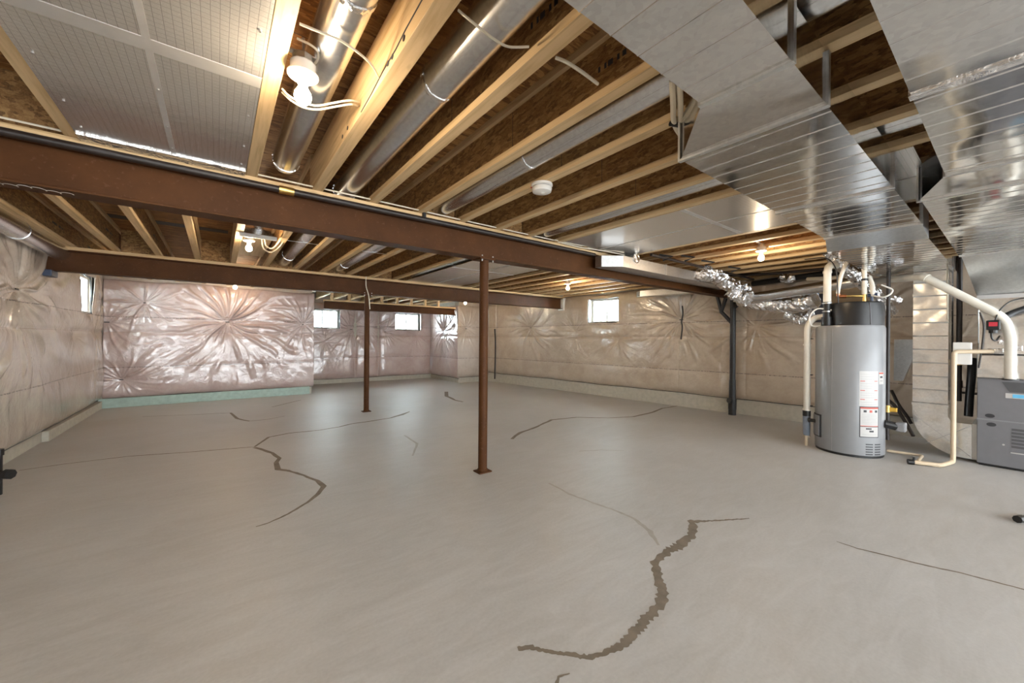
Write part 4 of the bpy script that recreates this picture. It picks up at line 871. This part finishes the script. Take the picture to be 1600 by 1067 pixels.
cable([(2.95, 3.06, 2.37), (3.3, 3.03, 2.355), (3.6, 3.0, 2.36), (3.95, 2.93, 2.345)], 'white cable curving beside the pointed flat duct, farther strand', .006)
cable([G(413, 372, 2.42), G(416, 384, 2.36), G(425, 388, 2.35), G(436, 378, 2.37), G(447, 360, 2.42)], 'white cable loop right of the second bulb', .008)
cable([G(409, 374, 2.42), G(412, 388, 2.35), G(424, 394, 2.34), G(438, 384, 2.36), G(450, 362, 2.42)], 'outer white cable loop right of the second bulb', .008)
cable([AY(572, 432, 6.9), AY(572, 447, 6.9), AY(576, 462, 6.88), AY(578, 483, 6.9)], 'thin white cable hanging beside the farther post top', .008)
pipe('gas_line', [(-1.62, 3.095, 2.322), (3.6, 3.095, 2.322)], .022, 'blackpipe', 'black gas line running along the top edge of the nearest beam, thickened to fill the dark band there', joints=[((.33, 3.095, 2.322), (.42, 3.095, 2.322))], jmat='brass')  # pipe drawn thick so it fills the dark band below the plank
m = MB(); q = G(667, 332, 2.36); m.box(q.x - .012, q.x + .012, 3.06, 3.10, 2.33, 2.395); tag(m.build('beam_clip', 'black'), 'small black clip over the plank of the nearest beam', 'clip')
# straps, clips in the mechanical corner
for i, (px, py) in enumerate(((1064, 399), (1096, 407), (1030, 398), (1138, 417))):
    q = G(px, py, 2.371); m = MB(); m.tube([q, q + Vector((.10, -.12, -.03)), q + Vector((.05, -.02, -.07))], .014, 8)
    tag(m.build('duct_strap', 'black'), 'black strap on a joist above the flat duct, %s from the left' % ORD[(2, 3, 1, 4)[i] - 1 if False else [1, 2, 0, 3][i]], 'strap', 'black straps above the flat duct')
pipe('gas_line', [(4.2, 2.72, 2.345), (7.2, 2.72, 2.345)], .018, 'blackpipe', 'black gas line under the joists above the flat duct')
pipe('gas_line', [AX(1100, 432, 6.9), AX(1200, 428, 6.9), AX(1290, 420, 6.9)], .022, 'blackpipe', 'black gas line in the dark corner left of the heater exhaust')
pipe('black_drain', [(7.25, 2.75, 2.28), (7.0, 1.2, 2.31), (6.95, .9, 2.31)], .045, 'black', 'black drain branch under the joists above the water heater')
# dark joist end zone: wall plate board
# ------------------------------------------------------------------ objects cut by the frame
q = G(4, 772, 0); t = thing('standpipe', 'black standpipe with capped tee at the left edge', 'pipe', (q.x - .03, q.y, 0))
m = MB(); m.tube([(0, 0, 0), (0, 0, .32)], .03, 16); m.tube([(0, 0, .32), (0, 0, .37)], .038, 8); m.build('riser', 'black', t, smooth=True)
d_ = Vector((RT[0], RT[1], 0)); m = MB(); m.tube([(0, 0, .17), tuple(d_ * .075 + Vector((0, 0, .17)))], .028, 16); m.build('tee', 'blackpipe', t, smooth=True)
m = MB(); m.tube([tuple(d_ * .07 + Vector((0, 0, .17))), tuple(d_ * .115 + Vector((0, 0, .17)))], .04, 8); m.build('cap', 'black', t)
q = G(1593, 817, 0); t = MB(); t.tube([(0, 0, .02), (.12, -.05, .02), (.3, -.2, .02)], .02, 10); t.tube([(-.02, .01, .02), (.03, -.01, .02)], .026, 8)
tag(t.build('hose_end', 'black', loc=(q.x, q.y, .008), smooth=True), 'black hose end lying on the floor at the right edge', 'hose')
bpy.context.view_layer.update()
